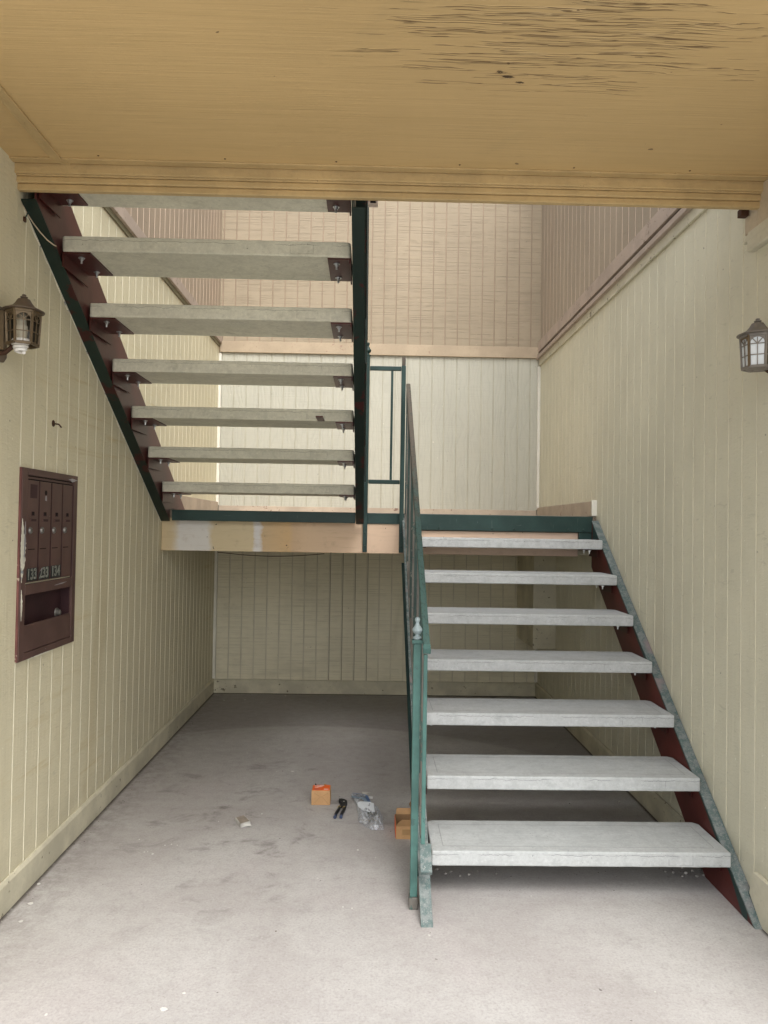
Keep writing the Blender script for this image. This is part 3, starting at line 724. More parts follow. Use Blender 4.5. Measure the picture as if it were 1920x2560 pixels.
mb = MB(); mb.bar((.212, 4.34, zr(4.34) - .75), (.210, 2.70, zr(2.70) - .75), .018, .022, 'wood_grey'); mb.obj('bottom_rail', lr, .002)
mb = MB(); mb.box(.198, .212, 2.612, 2.622, .250, .908, 'teal'); mb.obj('baluster', lr, .002)
k = 0; y = 2.79
while y < 4.36:
    zc = zr(y) - .03
    mb = MB(); x = .2115 - .0015 * math.sin(k * 2.1); mb.box(x - .0065, x + .0065, y - .007, y + .007, zr(y) - .738, zr(y) - .011, 'picket' if k % 3 else 'wood_grey'); mb.obj('baluster', lr, .001)
    y += .118; k += 1
# upper flight railing
ur = root('stair_railing', (-.02, 3.5, 1.6), 'dark green railing of the upper flight, almost hidden behind its right stringer', 'railing')
def zu(y): return zb_(y) + TU
mb = MB(); mb.bar((-.034, 4.44, zu(4.44) + .07), (-.034, 2.63, zu(2.63) + .07), .014, .022, 'steel_green_deep'); mb.obj('bottom_rail', ur, .002)
mb = MB(); mb.bar((-.034, 4.44, zu(4.44) + .80), (-.034, 2.70, zu(2.70) + .80), .016, .022, 'steel_green_deep'); mb.obj('hand_rail', ur, .002)
y = 4.38; k = 0
while y > 2.68:
    B(-.040, -.028, y - .0065, y + .0065, zu(y) + .082, zu(y) + .788, 'steel_green_deep').obj('baluster', ur)
    y -= .118
for y in (4.30, 3.46):
    B(-.0325, -.022, y - .01, y + .01, zu(y) - .15, zu(y) + .058, 'steel_green_deep').obj('post', ur)
mb = MB(); mb.box(-.022, .012, 2.615, 2.645, 2.492, 2.512, 'tan_dark_trim'); mb.box(-.015, .005, 2.613, 2.6148, 2.494, 2.506, 'slot'); mb.obj('tube_end', ur)
# ------------------------------------------------------------------ mailbox unit
xf = XL + .011
ml = root('mailbox_unit', (XL, 2.88, .85), 'maroon wall mailbox unit with four tall doors numbered 133, 233 and 134', 'mailbox')
Y0, Y1, Z0, Z1 = 2.637, 3.128, .857, 1.541
mb = MB()
mb.box(XL, xf, Y0, 2.676, Z0, Z1, 'mail'); mb.box(XL, xf, 3.092, Y1, Z0, Z1, 'mail')
mb.box(XL, xf, 2.677, 3.091, 1.516, Z1, 'mail'); mb.box(XL, xf, 2.677, 3.091, Z0, .882, 'mail')
mb.box(XL, xf, 2.677, 3.091, 1.088, 1.126, 'mail')
mb.obj('frame', ml, .0015)
B(XL - .002, xf - .004, Y0 - .004, Y0 - .0005, Z0, Z1, 'edge_worn').obj('worn_edge', ml)
B(XL, xf - .007, 2.678, 3.090, 1.5035, 1.5125, 'mail').obj('header_strip', ml, .0015)
B(XL, xf - .007, 2.678, 3.090, 1.512, 1.5155, 'slot').obj('top_gap', ml)
B(XL, xf - .007, 2.678, 3.090, 1.5, 1.5032, 'slot').obj('top_gap', ml)
ed = [2.681, 2.777, 2.882, 2.985, 3.088]
for k in range(4):
    a, b = ed[k] + .002, ed[k + 1] - .002
    c = (a + b) / 2
    d = B(XL + .001, xf - .003, a, b, 1.131, 1.4995, 'mail').obj('door', ml, .0025)
    x = xf - .003
    mb = MB(); mb.box(x, x + .0015, c - .002 - .012, c - .002 + .012, 1.371, 1.386, 'mail_dark'); mb.box(x, x + .0016, c - .002 - .009, c + .004, 1.374, 1.386, 'slot'); mb.obj('peep_window', d)
    mb = MB(); mb.box(x, x + .003, c - .024, c + .024, 1.348, 1.363, 'mail'); mb.box(x + .003, x + .0035, c - .020, c + .020, 1.351, 1.360, 'mail_dark'); mb.obj('name_plate', d, .0008)
    ly = a + .022
    mb = MB(); mb.lathe((x, ly, 1.318), [(.0125, 0), (.0125, .003), (.010, .007), (.004, .009)], 'lock_metal', 16, (1, 0, 0)); mb.box(x + .009, x + .0095, ly - .001, ly + .001, 1.312, 1.324, 'slot'); mb.obj('lock', d, smooth=True)
    B(x, x + .0006, a + .012, a + .064, 1.2485, 1.2515, 'slot').obj('coin_slot', d)
    MB().box(x, x + .0015, b - .0005, b + .0035, 1.135, 1.498, 'mail_dark').obj('door_gap', d)
    if k == 1:
        mb = MB(); mb.lathe((x, c + .002, 1.459), [(.009, 0), (.009, .001)], 'slot', 14, (1, 0, 0)); mb.prism([(c - .004, 1.43), (c + .012, 1.428), (c + .010, 1.448), (c - .003, 1.446)], 'X', x, x + .0006, 'scrape_grey'); mb.obj('lock_hole', d)
    if k == 0:
        B(x, x + .0004, a + .020, a + .075, 1.435, 1.485, 'mail_dark').obj('dark_stain', d)
    if k < 3:
        num = ('133', '233', '134')[k]
        st = B(x, x + .0006, a + .006, b - .003, 1.1345, 1.182, 'sticker').obj('number_sticker', d)
        cu = bpy.data.curves.new('digits', 'FONT'); cu.body = num; cu.size = .058; cu.extrude = .0003; cu.align_x = 'CENTER'; cu.align_y = 'CENTER'; cu.offset = .0010
        cu2 = cu.copy(); cu2.offset = -.0016; cu2.extrude = .0006
        for q, (cc, mt) in enumerate(((cu, 'digit'), (cu2, 'sticker'))):
            to = bpy.data.objects.new('tmp', cc); me = bpy.data.meshes.new_from_object(to); bpy.data.objects.remove(to)
            me.materials.clear(); me.materials.append(M[mt])
            for v in me.vertices:
                px, py, pz = v.co; v.co = (pz, px * .92, py * .92)
            o = bpy.data.objects.new('digits' if q == 0 else 'digit_fill', me); COL.objects.link(o); o.parent = d
            w = Vector((x + .0012, c + .001, 1.158)); o.location = w - WORLD[d.name]
        if k == 1:
            MB().prism([(a + .004, 1.160), (a + .004, 1.184), (a + .030, 1.184), (a + .034, 1.174), (a + .016, 1.168)], 'X', x + .002, x + .0026, 'mail').obj('torn_corner', d)
            MB().prism([(a + .010, 1.166), (a + .034, 1.174), (a + .030, 1.180)], 'X', x + .0027, x + .0031, 'scrape_grey').obj('torn_flap', d)
# parcel bay, the shade inside painted in with a dark colour
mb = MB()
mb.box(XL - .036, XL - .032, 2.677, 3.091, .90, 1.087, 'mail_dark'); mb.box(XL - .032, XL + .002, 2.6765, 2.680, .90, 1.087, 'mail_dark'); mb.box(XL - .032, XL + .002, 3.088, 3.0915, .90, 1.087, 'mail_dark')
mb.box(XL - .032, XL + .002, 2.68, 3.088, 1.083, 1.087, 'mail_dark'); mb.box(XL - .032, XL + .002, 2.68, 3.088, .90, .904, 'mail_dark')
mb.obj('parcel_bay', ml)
B(XL + .0005, xf - .002, 2.678, 3.090, .884, .980, 'mail').obj('bay_panel', ml, .002)
mb = MB(); mb.lathe((XL - .031, 3.046, .985), [(.02, 0), (.019, .003), (.012, .004), (.012, .014), (.008, .017)], 'lock_metal', 16, (1, 0, 0)); mb.obj('bay_knob', ml, smooth=True)
def jag(y0, z0, y1, z1, w, n, x, mat, name, seed=1):
    rr = random.Random(seed); L = []; Rr = []
    for i in range(n + 1):
        f = i / n; yy = y0 + (y1 - y0) * f; zz = z0 + (z1 - z0) * f; ww = w * math.sin(math.pi * min(.97, max(.03, f))) * rr.uniform(.5, 1.1)
        if abs(z1 - z0) > abs(y1 - y0): L.append((yy - ww * .3, zz)); Rr.append((yy + ww, zz))
        else: L.append((yy, zz - ww)); Rr.append((yy, zz + ww * .4))
    mb = MB(); mb.prism(L + Rr[::-1], 'X', x, x + .0008, mat); mb.obj(name, ml)
jag(2.640, 1.36, 2.643, 1.135, .032, 26, xf, 'scrape', 'scraped_paint', 3)
jag(2.660, 1.35, 2.656, 1.20, .010, 18, xf + .001, 'scrape_grey', 'scraped_paint', 5)
jag(2.645, 1.11, 2.648, 1.00, .010, 16, xf, 'scrape', 'scraped_paint', 8)
jag(3.030, 1.523, 3.124, 1.524, .011, 16, xf, 'scrape_grey', 'scraped_paint', 4)
jag(2.70, .8575, 2.93, .8575, .004, 18, xf, 'scrape', 'scraped_paint', 9)
jag(2.92, 1.105, 3.04, 1.112, .004, 12, xf, 'scrape_grey', 'scraped_paint', 12)

# hole in the parcel-bay area of the wall: siding is solid, so cut the bay opening
lsid = [c for c in wl.children if c.name.startswith('lower_siding')][0]
cut_me = bpy.data.meshes.new('cut')
def cut_box(o, x0, x1, y0, y1, z0, z1):
    mb = MB().box(x0, x1, y0, y1, z0, z1, 'mail_dark')
    me = bpy.data.meshes.new('cutter'); me.from_pydata([tuple(v) for v in mb.v], [], mb.f)
    bm = bmesh.new(); bm.from_mesh(me); bmesh.ops.recalc_face_normals(bm, faces=bm.faces); bm.to_mesh(me); bm.free()
    co = bpy.data.objects.new('cutter', me); COL.objects.link(co)
    md = o.modifiers.new('cut', 'BOOLEAN'); md.operation = 'DIFFERENCE'; md.object = co; md.solver = 'EXACT'
    bpy.context.view_layer.update()
    dg = bpy.context.evaluated_depsgraph_get()
    nm = bpy.data.meshes.new_from_object(o.evaluated_get(dg))
    o.modifiers.clear(); old = o.data; o.data = nm
    bpy.data.objects.remove(co)
ml.scale = (1, 1.0125, 1.0125); ml.location = (XL, 2.88 * 1.0125, 1.349 + (.85 - 1.349) * 1.0125)
my_ = lambda y: y * 1.0125
mz_ = lambda z: 1.349 + (z - 1.349) * 1.0125
cut_box(lsid, XL - .0375, XL + .05, my_(2.6755), my_(3.0925), mz_(.898), mz_(1.0885))
bpy.data.meshes.remove(cut_me)

# ------------------------------------------------------------------ lanterns
def lantern(cx, cy, zb, side, label, frosted):
    """hexagonal wall lantern; side = +1: wall at left (-x), -1: wall at right"""
    wallx = XL + .003 if side > 0 else XR
    r_ = root('wall_lantern', (wallx, cy, zb + .06), label, 'lantern', None)
    rb, rt = .047, .0525; H = .105
    ang = [R(60 * k + (25 if side > 0 else 32)) for k in range(6)]
    def ring(r, z): return [Vector((cx + r * math.cos(a), cy + r * math.sin(a), z)) for a in ang]
    bot, top = ring(rb, zb), ring(rt, zb + H)
    metal = 'brass' if side > 0 else 'lamp_grey'
    mb = MB()
    for i in range(6):
        mb.bar(bot[i], top[i], .007, .007, 'brass' if i % 2 else metal)
    for L in (bot, top):
        for i in range(6): mb.bar(L[i], L[(i + 1) % 6], .008, .009, metal)
    mb.obj('frame', r_, .001)
    # arched panels with glazing bars
    for i in range(6):
        a0, a1, b0, b1 = bot[i], bot[(i + 1) % 6], top[i], top[(i + 1) % 6]
        def P(u, w):  # u across 0..1, w up 0..1
            return (a0.lerp(a1, u)).lerp(b0.lerp(b1, u), w)
        mb = MB(); nrm = ((a1 - a0).cross(b0 - a0)).normalized() * .0012
        # spandrel: outer rectangle minus arch
        arc = [(.5 + .40 * math.cos(t_), .74 + .17 * math.sin(t_)) for t_ in [math.pi * j / 12 for j in range(13)]]
        vs = []; fs = []
        for (u, w) in arc: vs += [P(u, w) + nrm, P(min(1, max(0, .5 + (u - .5) * 1.25)), 1.0) + nrm]
        for j in range(12): fs.append((2 * j, 2 * j + 1, 2 * j + 3, 2 * j + 2))
        mb.add(vs, fs, 'brass' if side > 0 else ('brass' if i % 2 == 0 else 'lamp_grey'))
        for u0, u1 in ((.02, .10), (.90, .98)): mb.add([P(u0, 0) + nrm, P(u1, 0) + nrm, P(u1, .76) + nrm, P(u0, .76) + nrm], [(0, 1, 2, 3)], 'brass' if side > 0 else metal)
        for (u0, w0), (u1, w1) in (((.5, .02), (.5, .9)), ((.1, .36), (.9, .36)), ((.1, .70), (.9, .70)), ((.5, .70), (.22, .86)), ((.5, .70), (.78, .86))):
            mb.bar(P(u0, w0) + nrm, P(u1, w1) + nrm, .0028, .0028, metal)
        mb.obj('window_panel', r_)
        fd = Vector((math.cos(ang[i] + R(30)), math.sin(ang[i] + R(30)), 0)).dot(Vector((-cx, -cy, 0)).normalized())
        if frosted or fd < .2:
            gl = MB(); gl.add([P(.03, .02) - nrm, P(.97, .02) - nrm, P(.97, .97) - nrm, P(.03, .97) - nrm], [(0, 1, 2, 3)], 'milk_glass' if frosted and not (fd < .9 and math.cos(ang[i] + R(30)) > 0) else 'smoke_glass'); gl.obj('pane', r_)
    mb = MB()
    prof = [(.060, 0), (.060, .0025), (.050, .007), (.036, .016), (.026, .028), (.0200, .0385), (.0192, .040), (.0088, .041), (.008, .0435), (.0115, .046), (.0118, .049), (.0065, .0515), (.0055, .053), (.0075, .055), (.005, .057), (.001, .058)]
    mb.lathe((cx, cy, zb + H + .004), [(r / math.cos(math.pi / 6) * .93 if h < .01 else r, h) for r, h in prof], 'lamp_grey' if side < 0 else 'brass_dull', 24)
    mb.obj('roof', r_, smooth=True)
    # inside: socket and bulb
    if side > 0:
        mb = MB(); mb.lathe((cx - .006, cy, zb + .02), [(.017, .0), (.019, .02), (.019, .042), (.0155, .044), (.015, .078), (.011, .085)], 'socket', 16); mb.obj('socket', r_, smooth=True)
        mb = MB(); pts = []
        for k in range(70):
            a = k * .38; h = k / 70
            rr = .022 - .010 * max(0, (1 - h * 1.6)) if h < .6 else .022
            pts.append((cx - .008 + rr * math.cos(a), cy + rr * math.sin(a), zb - .026 + .044 * h))
        mb.tube(pts, .0055, 'bulb', 8); mb.obj('bulb', r_, smooth=True)
    else:
        mb = MB(); mb.lathe((cx, cy, zb + .018), [(.010, 0), (.026, .018), (.027, .04), (.016, .07), (.013, .09)], 'bulb', 16); mb.obj('bulb', r_, smooth=True)
        MB().lathe((cx, cy, zb - .010), [(.020, 0), (.040, .006), (.045, .010)], 'lamp_grey', 6).obj('bottom_cap', r_)
    # wall plate and arm
    mb = MB(); xw = wallx
    pl = [(cy - .050, zb - .035), (cy - .030, zb - .055), (cy + .030, zb - .055), (cy + .050, zb - .035), (cy + .050, zb + .105), (cy + .03, zb + .125), (cy - .03, zb + .125), (cy - .050, zb + .105)]
    a, b = sorted((xw, xw + side * .014)); mb.prism(pl, 'X', a, b, 'brass_dull'); mb.obj('wall_plate', r_, .003)
    mb = MB(); mb.tube([(xw + side * .012, cy, zb + .10), (xw + side * .02, cy, zb + .112), (cx - side * .048, cy, zb + H)], .006, 'brass'); 
    mb.box(min(xw + side * .0145, xw + side * .03), max(xw + side * .0145, xw + side * .03), cy - .012, cy + .012, zb - .02, zb + .11, 'brass')
    mb.tube([(xw + side * .012, cy, zb - .03), (xw + side * .03, cy, zb - .028), (cx - side * .03, cy, zb - .004)], .008, 'rust')
    mb.obj('arm', r_)
    return r_
lantern(-1.150, 2.47, 1.932, 1, 'bronze wall lantern on the left wall with a white spiral bulb hanging out below', False)
lantern(1.284, 2.45, 1.899, -1, 'grey wall lantern with frosted panes on the right wall', True)

# ------------------------------------------------------------------ loose things on the floor
bx = root('hardware_box', (-.213, 3.68, 0), 'small kraft box with bright orange printed top standing on the floor', 'box')
mb = MB(); mb.box(-.258, -.167, 3.647, 3.722, .0005, .070, 'cardboard'); mb.obj('carton', bx, .001)
mb = MB(); mb.box(-.254, -.171, 3.650, 3.724, .0705, .0715, 'orange'); mb.prism([(-.247, .0715), (-.238, .0715), (-.243, .083)], 'Y', 3.716, 3.719, 'rubber')
mb.prism([(-.205, .0715), (-.186, .0715), (-.190, .076), (-.200, .077)], 'Y', 3.722, 3.723, 'cardboard_in'); mb.obj('printed_top', bx)
mb = MB()
for (x0, x1, y0, y1) in ((-.246, -.215, 3.705, 3.711), (-.232, -.207, 3.695, 3.699), (-.245, -.228, 3.685, 3.690), (-.222, -.200, 3.709, 3.716)): mb.box(x0, x1, y0, y1, .0716, .0720, 'print_white')
mb.box(-.247, -.216, 3.662, 3.667, .0716, .072, 'print_blue'); mb.box(-.199, -.178, 3.660, 3.669, .0716, .072, 'print_white'); mb.obj('print', bx)
mb = MB(); y = 3.6465
cxm, czm = -.2115, .040
for (x, z, m_) in ((-.250, .004, 0), (-.174, .004, 0), (-.246, .060, 1), (-.178, .060, 1)):
    mb.bar((x, y, z), (cxm + (.008 if x > cxm else -.008), y, czm - .003 if m_ == 0 else czm + .003), .0012, .0016, 'tape', (0, -1, 0))
mb.bar((cxm - .008, y, czm), (cxm + .008, y, czm), .0012, .0016, 'tape', (0, -1, 0)); mb.obj('fold_creases', bx)

b2 = root('open_carton', (.2, 3.33, 0), 'opened kraft carton with raised flaps behind the green newel post', 'box')
mb = MB(); x0, x1, y0, y1, h = .138, .262, 3.26, 3.40, .055
mb.box(x0, x1, y0, y0 + .002, 0, h, 'cardboard'); mb.box(x0, x1, y1 - .002, y1, 0, h, 'cardboard_in'); mb.box(x0 + .0005, x0 + .002, y0 + .002, y1 - .002, 0, h, 'cardboard_in'); mb.box(x1 - .002, x1, y0 + .002, y1 - .002, 0, h, 'cardboard')
mb.box(x0 + .002, x1 - .002, y0 + .002, y1 - .002, .0005, .002, 'cardboard_in'); mb.obj('carton', b2)
mb = MB(); mb.prism([(y0 + .004, .002), (y1 - .004, .002), (y1 - .004, h), (y0 + .05, h), (y0 + .035, h - .010), (y0 + .012, h - .004), (y0 + .004, h - .014)], 'X', x0 - .0015, x0, 'orange'); mb.obj('printed_side', b2)
mb = MB(); mb.add([(x0, y0, h), (x1, y0, h), (x1 - .002, y0 + .055, h + .006), (x0 + .03, y0 + .055, h + .008), (x0 + .012, y0 + .035, h + .004)], [(0, 1, 2, 3, 4)], 'cardboard'); mb.obj('front_flap', b2)
mb = MB(); mb.add([(x0 + .004, y1, h), (x1 - .004, y1, h), (x1 - .006, y1 + .015, h + .022), (x0 + .008, y1 + .015, h + .022)], [(0, 1, 2, 3)], 'cardboard'); mb.obj('back_flap', b2)
mb = MB(); mb.add([(.222, y1 - .03, h), (.232, y1 + .015, h), (.212, y1 + .012, h + .058), (.200, y1 - .01, h + .05)], [(0, 1, 2, 3)], 'cardboard_in'); mb.obj('side_flap', b2)
B(.165, .215, y0 - .0006, y0, .018, .042, 'tape').obj('tape_label', b2)

pr = root('pliers', (-.11, 3.58, 0), 'black slip joint pliers with blue tipped handles lying on the floor', 'pliers')
mb = MB(); mb.prism([(-.126, 3.695), (-.112, 3.698), (-.098, 3.690), (-.086, 3.673), (-.084, 3.645), (-.088, 3.618), (-.089, 3.583), (-.103, 3.592), (-.110, 3.600), (-.116, 3.600), (-.121, 3.606), (-.116, 3.628), (-.106, 3.650), (-.114, 3.655), (-.127, 3.668)], 'Z', .004, .016, 'rubber')
mb.lathe((-.100, 3.655, .016), [(.006, 0), (.005, .002)], 'screw', 10); mb.obj('jaw_head', pr, .002)
for (a, b) in (((-.120, 3.602), (-.136, 3.476)), ((-.0965, 3.597), (-.108, 3.478))):
    a = Vector((*a, .010)); b = Vector((*b, .010))
    mb = MB(); n = 7; mb.tube([a.lerp(b, i / n) + Vector((.002 * math.sin(i), 0, 0)) for i in range(n)], .0072, 'rubber', 10)
    h_ = mb.obj('handle', pr, smooth=True)
    mb = MB(); mb.tube([a.lerp(b, .86), a.lerp(b, 1.0), a.lerp(b, 1.02)], .0078, 'grip_blue', 10); mb.obj('grip_tip', h_, smooth=True)
    mb = MB(); mb.tube([a.lerp(b, .03), a.lerp(b, .07)], .0079, 'yellow', 10); mb.obj('ring', h_)

bg = root('plastic_bag', (.01, 3.55, 0), 'clear zip bag with a blue seal and a white paper slip inside', 'bag')
out = [(-.068, 3.787), (-.032, 3.78), (.006, 3.769), (.021, 3.721), (.03, 3.648), (.065, 3.607), (.09, 3.482), (.086, 3.352), (.032, 3.351), (.002, 3.389), (-.027, 3.445), (-.038, 3.646)]
cx, cy = .015, 3.54
vs = []; fs = []; rings = (1.0, .93, .75, .5, .25); rr = random.Random(5)
for ri, s_ in enumerate(rings):
    for (x, y) in out:
        hgt = (0.002, .014, .024, .029, .031)[ri] + rr.uniform(-.003, .004) * (ri > 0)
        if y > 3.7: hgt = .004 + .008 * (ri > 0)
        vs.append((cx + (x - cx) * s_, cy + (y - cy) * s_, hgt))
n = len(out); vs.append((cx, cy, .031))
for ri in range(len(rings) - 1):
    for k in range(n): fs.append((ri * n + k, ri * n + (k + 1) % n, (ri + 1) * n + (k + 1) % n, (ri + 1) * n + k))
for k in range(n): fs.append(((len(rings) - 1) * n + k, (len(rings) - 1) * n + (k + 1) % n, len(vs) - 1))
mb = MB(); mb.add(vs, fs, 'bag'); fo = mb.obj('film', bg, smooth=False)
sd = fo.modifiers.new('s', 'SUBSURF'); sd.levels = 1; sd.render_levels = 2; sd.subdivision_type = 'SIMPLE'
tx = bpy.data.textures.new('crumple', 'CLOUDS'); tx.noise_scale = .028
dm = fo.modifiers.new('d', 'DISPLACE'); dm.texture = tx; dm.strength = .012; dm.mid_level = .5; dm.texture_coords = 'LOCAL'
def sheet(pts, z, mat, name, parent, curl=0):
    mb = MB(); mb.add([(x, y, z + curl * math.sin(i * 1.7)) for i, (x, y) in enumerate(pts)], [tuple(range(len(pts)))], mat); return mb.obj(name, parent)
def strip(pts, w, z, mat, name, parent):
    mb = MB(); vs = []
    for i, (x, y) in enumerate(pts):
        a = Vector(pts[max(0, i - 1)]); b = Vector(pts[min(len(pts) - 1, i + 1)]); d = (b - a).normalized(); n_ = Vector((-d.y, d.x))
        vs += [(x + n_.x * w / 2, y + n_.y * w / 2, z), (x - n_.x * w / 2, y - n_.y * w / 2, z + .001)]
    mb.add(vs, [(2 * i, 2 * i + 1, 2 * i + 3, 2 * i + 2) for i in range(len(pts) - 1)], mat); return mb.obj(name, parent)
zz_ = [(-.062, 3.757), (-.034, 3.748), (-.010, 3.743), (.008, 3.728), (.016, 3.690), (.024, 3.640), (.028, 3.622)]
strip(zz_, .010, .021, 'zip', 'zip_seal', bg)
strip([(x - .004, y - .018) for x, y in zz_[:-1]], .006, .020, 'zip', 'zip_seal', bg)
strip([(x - .006, y - .034) for x, y in zz_[:-2]], .022, .015, 'ziptint', 'blue_band', bg)
sheet([(-.035, 3.591), (-.025, 3.606), (-.013, 3.614), (.026, 3.611), (.044, 3.586), (.044, 3.538), (.049, 3.485), (.021, 3.481), (-.008, 3.495), (-.031, 3.544)], .033, 'paper', 'paper_slip', bg, .0015)
mb = MB()
for k in range(26):
    x = rr.uniform(.018, .068); y = rr.uniform(3.365, 3.475) - (x - .02) * .3; a = rr.uniform(0, 3.1); L = rr.uniform(.006, .014)
    mb.bar((x, y, .030 + rr.uniform(0, .006)), (x + L * math.cos(a), y + L * math.sin(a), .034 + rr.uniform(0, .005)), .0028, .0028, 'screw')
mb.obj('loose_screws', bg)['kind'] = 'stuff'

p2 = root('paper_packet', (.015, 3.765, 0), 'grey printed flat packet on the floor behind the plastic bag', 'packet')
mb = MB(); mb.prism([(-.013, 3.800), (.031, 3.799), (.041, 3.742), (-.004, 3.738)], 'Z', .0005, .013, 'pack_grey'); mb.obj('packet', p2, .001)
B(.021, .040, 3.7375, 3.7385, .001, .012, 'chip').obj('white_end', p2)
p3 = root('crushed_packet', (-.55, 3.43, 0), 'crushed white and brown packet lying alone on the floor', 'packet')
mb = MB(); mb.prism([(-.588, 3.440), (-.553, 3.472), (-.512, 3.402), (-.551, 3.365)], 'Z', .0005, .017, 'pack_grey'); mb.obj('packet', p3, .001)
mb = MB(); mb.prism([(-.583, 3.441), (-.554, 3.466), (-.518, 3.403), (-.552, 3.372)], 'Z', .0172, .0182, 'pack_top'); mb.obj('packet_top', p3)
mb = MB(); mb.add([(-.530, 3.395, .012), (-.512, 3.400, .006), (-.503, 3.378, .004), (-.520, 3.362, .010), (-.534, 3.372, .004)], [(0, 1, 2, 3, 4)], 'chip'); mb.obj('torn_foil', p3)

chips = [(-.399, 4.141, 2.2), (-.485, 4.132, 1), (-.48, 3.531, 1), (-.176, 2.894, 1.1), (.049, 3.076, .8), (-.026, 3.147, 1.3), (.221, 2.498, 1), (-.071, 2.679, .9), (-.038, 2.67, .7),
         (-.702, 4.463, 1.4), (-.601, 4.418, 1), (-.663, 3.436, .8), (-.959, 3.235, .8), (-.835, 3.179, .9), (-.9, 3.113, .9), (-.862, 3.096, 1), (-.889, 3.117, .7), (-.81, 3.189, .7),
         (-.783, 3.18, .7), (-1.21, 2.835, 1.8), (-1.175, 2.69, 2.2), (-1.152, 2.57, 2), (-.511, 2.186, 1.2), (-.55, 2.115, 2.6), (-.863, 2.09, 1.2), (-.69, 3.077, .6), (-1.093, 5.793, 1.8), (-.642, 5.967, 2), (.619, 2.765, 1), (.86, 2.20, .8), (-.938, 5.82, 1.5)]
for i, (x, y, s_) in enumerate(chips):
    s_ *= .8
    rc = random.Random(i); k = 6; pts = [(x + .0055 * s_ * rc.uniform(.5, 1.1) * math.cos(a), y + .0055 * s_ * rc.uniform(.5, 1.1) * math.sin(a)) for a in [2 * math.pi * j / k for j in range(k)]]
    MB().prism(pts, 'Z', .0003, .0018, 'chip').obj('paint_chip', label='tiny white paint chip lying on the concrete floor', cat='paint chip', group='white paint chips scattered on the floor')
peb = [(1.274, 2.954, 1.4), (1.308, 2.974, 1), (1.225, 2.959, .9), (1.197, 2.969, .8), (1.278, 2.999, .9), (1.338, 2.94, 1), (1.306, 2.928, 1.1), (.411, 2.928, 1), (.375, 2.918, .8), (.343, 2.956, .9), (.319, 2.936, 1.1), (1.267, 3.714, 1.3), (1.347, 3.72, 1), (1.013, 3.692, 1), (1.11, 3.5, 1), (.45, 2.96, .7), (.29, 2.97, 1.2), (1.25, 2.93, .7), (.52, 2.94, .6)]
for i, (x, y, s_) in enumerate(peb):
    rc = random.Random(100 + i); r0 = .006 * s_
    mb = MB(); mb.lathe((x, y, .0003), [(r0 * .6, 0), (r0, r0 * .4), (r0 * .7, r0 * .9), (r0 * .2, r0 * 1.1)], 'stone', 7, (rc.uniform(-.1, .1), rc.uniform(-.1, .1), 1)); mb.obj('pebble', label='small grey stone crumb on the floor under the steps', cat='pebble', group='stone crumbs under the lower flight')

# grit and leaf crumbs gathered along the walls and in the corners
rg = random.Random(21); mb = MB()
for k in range(420):
    q = rg.random()
    if q < .35: x = XL + .018 + abs(rg.gauss(0, .03)); y = rg.uniform(2.3, YB - .05)
    elif q < .62: x = rg.uniform(XL + .03, XR - .03); y = YB - .03 - abs(rg.gauss(0, .05))
    elif q < .8: x = XR - .018 - abs(rg.gauss(0, .04)); y = rg.uniform(2.9, YB - .05)
    elif q < .93: x = .26 + rg.random() * 1.05; y = 2.99 + rg.gauss(0, .05)
    else: x = rg.uniform(XL + .1, XR - .1); y = rg.uniform(2.1, 5.6)
    r_ = rg.uniform(.0008, .0034); a0 = rg.uniform(0, 6.28); h = r_ * rg.uniform(.3, .9)
    P_ = [(x + r_ * rg.uniform(.5, 1.3) * math.cos(a0 + i * 1.57), y + r_ * rg.uniform(.5, 1.6) * math.sin(a0 + i * 1.57), .0002) for i in range(4)]
    n_ = len(mb.v); mb.add(P_ + [(x, y, h)], [(0, 1, 4), (1, 2, 4), (2, 3, 4), (3, 0, 4), (3, 2, 1, 0)], rg.choice(('rust', 'dark_gap', 'stone', 'olive_gap', 'wood_grey')))
mb.obj('grit', label='fine dark grit gathered along the foot of the walls', cat='grit', kind='stuff')

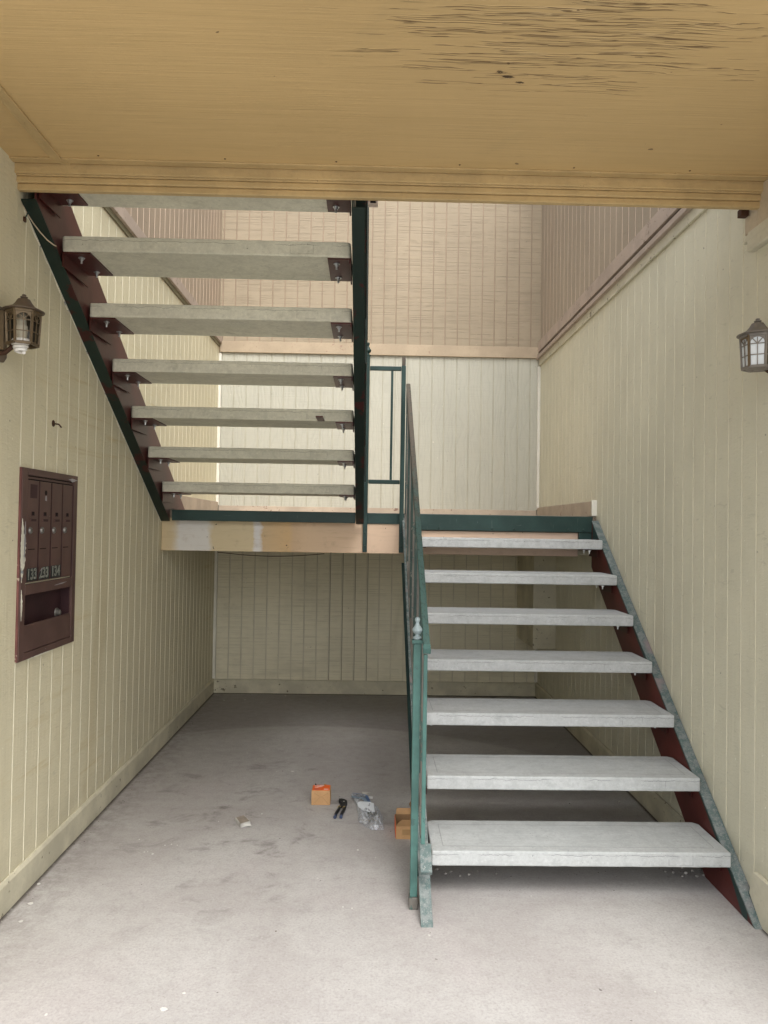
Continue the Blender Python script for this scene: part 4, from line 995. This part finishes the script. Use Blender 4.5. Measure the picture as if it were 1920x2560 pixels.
# ------------------------------------------------------------------ camera
yaw, pitch, roll, F = 1.95873615e-02, 2.07158064e-02, 1.59365670e-02, 1866.1
f = Vector((math.sin(yaw) * math.cos(pitch), math.cos(yaw) * math.cos(pitch), math.sin(pitch)))
r0 = Vector((math.cos(yaw), -math.sin(yaw), 0)); u0 = r0.cross(f)
r = r0 * math.cos(roll) + u0 * math.sin(roll); u = -r0 * math.sin(roll) + u0 * math.cos(roll)
cam = bpy.data.cameras.new('camera'); co = bpy.data.objects.new('camera', cam); COL.objects.link(co)
mx = Matrix((r, u, -f)).transposed().to_4x4(); mx.translation = (0, 0, CAM_H); co.matrix_world = mx
cam.sensor_fit = 'VERTICAL'; cam.sensor_height = 36; cam.lens = 36 * F / 2560; cam.clip_end = 500; cam.clip_start = .05
scene.camera = co

# ------------------------------------------------------------------ light
w = bpy.data.worlds.new('World'); scene.world = w; w.use_nodes = True
nt = w.node_tree; nt.nodes.clear()
o_ = nt.nodes.new('ShaderNodeOutputWorld'); bgd = nt.nodes.new('ShaderNodeBackground'); sk = nt.nodes.new('ShaderNodeTexSky')
sk.sky_type = 'NISHITA'; sk.sun_disc = False; sk.sun_elevation = R(52); sk.sun_rotation = R(165); sk.air_density = 1.0; sk.dust_density = 4.0; sk.ozone_density = 1.0
hs = nt.nodes.new('ShaderNodeHueSaturation'); hs.inputs['Saturation'].default_value = .30; hs.inputs['Value'].default_value = 2.5
nt.links.new(sk.outputs[0], hs.inputs['Color']); nt.links.new(hs.outputs[0], bgd.inputs[0]); nt.links.new(bgd.outputs[0], o_.inputs[0])
bgd.inputs[1].default_value = .15
sl = bpy.data.lights.new('sun', 'SUN'); sl.energy = 1.5; sl.angle = R(30); sl.color = (1, .98, .95)
so = bpy.data.objects.new('sun', sl); COL.objects.link(so)
az, el = R(165), R(52)     # azimuth measured from +Y toward +X
d = Vector((math.sin(az) * math.cos(el), math.cos(az) * math.cos(el), math.sin(el)))
so.rotation_euler = d.to_track_quat('Z', 'Y').to_euler()

scene.view_settings.view_transform = 'Standard'; scene.view_settings.look = 'None'; scene.view_settings.exposure = 0
try:
    scene.cycles.max_bounces = 14; scene.cycles.diffuse_bounces = 10; scene.cycles.use_denoising = True
except Exception: pass
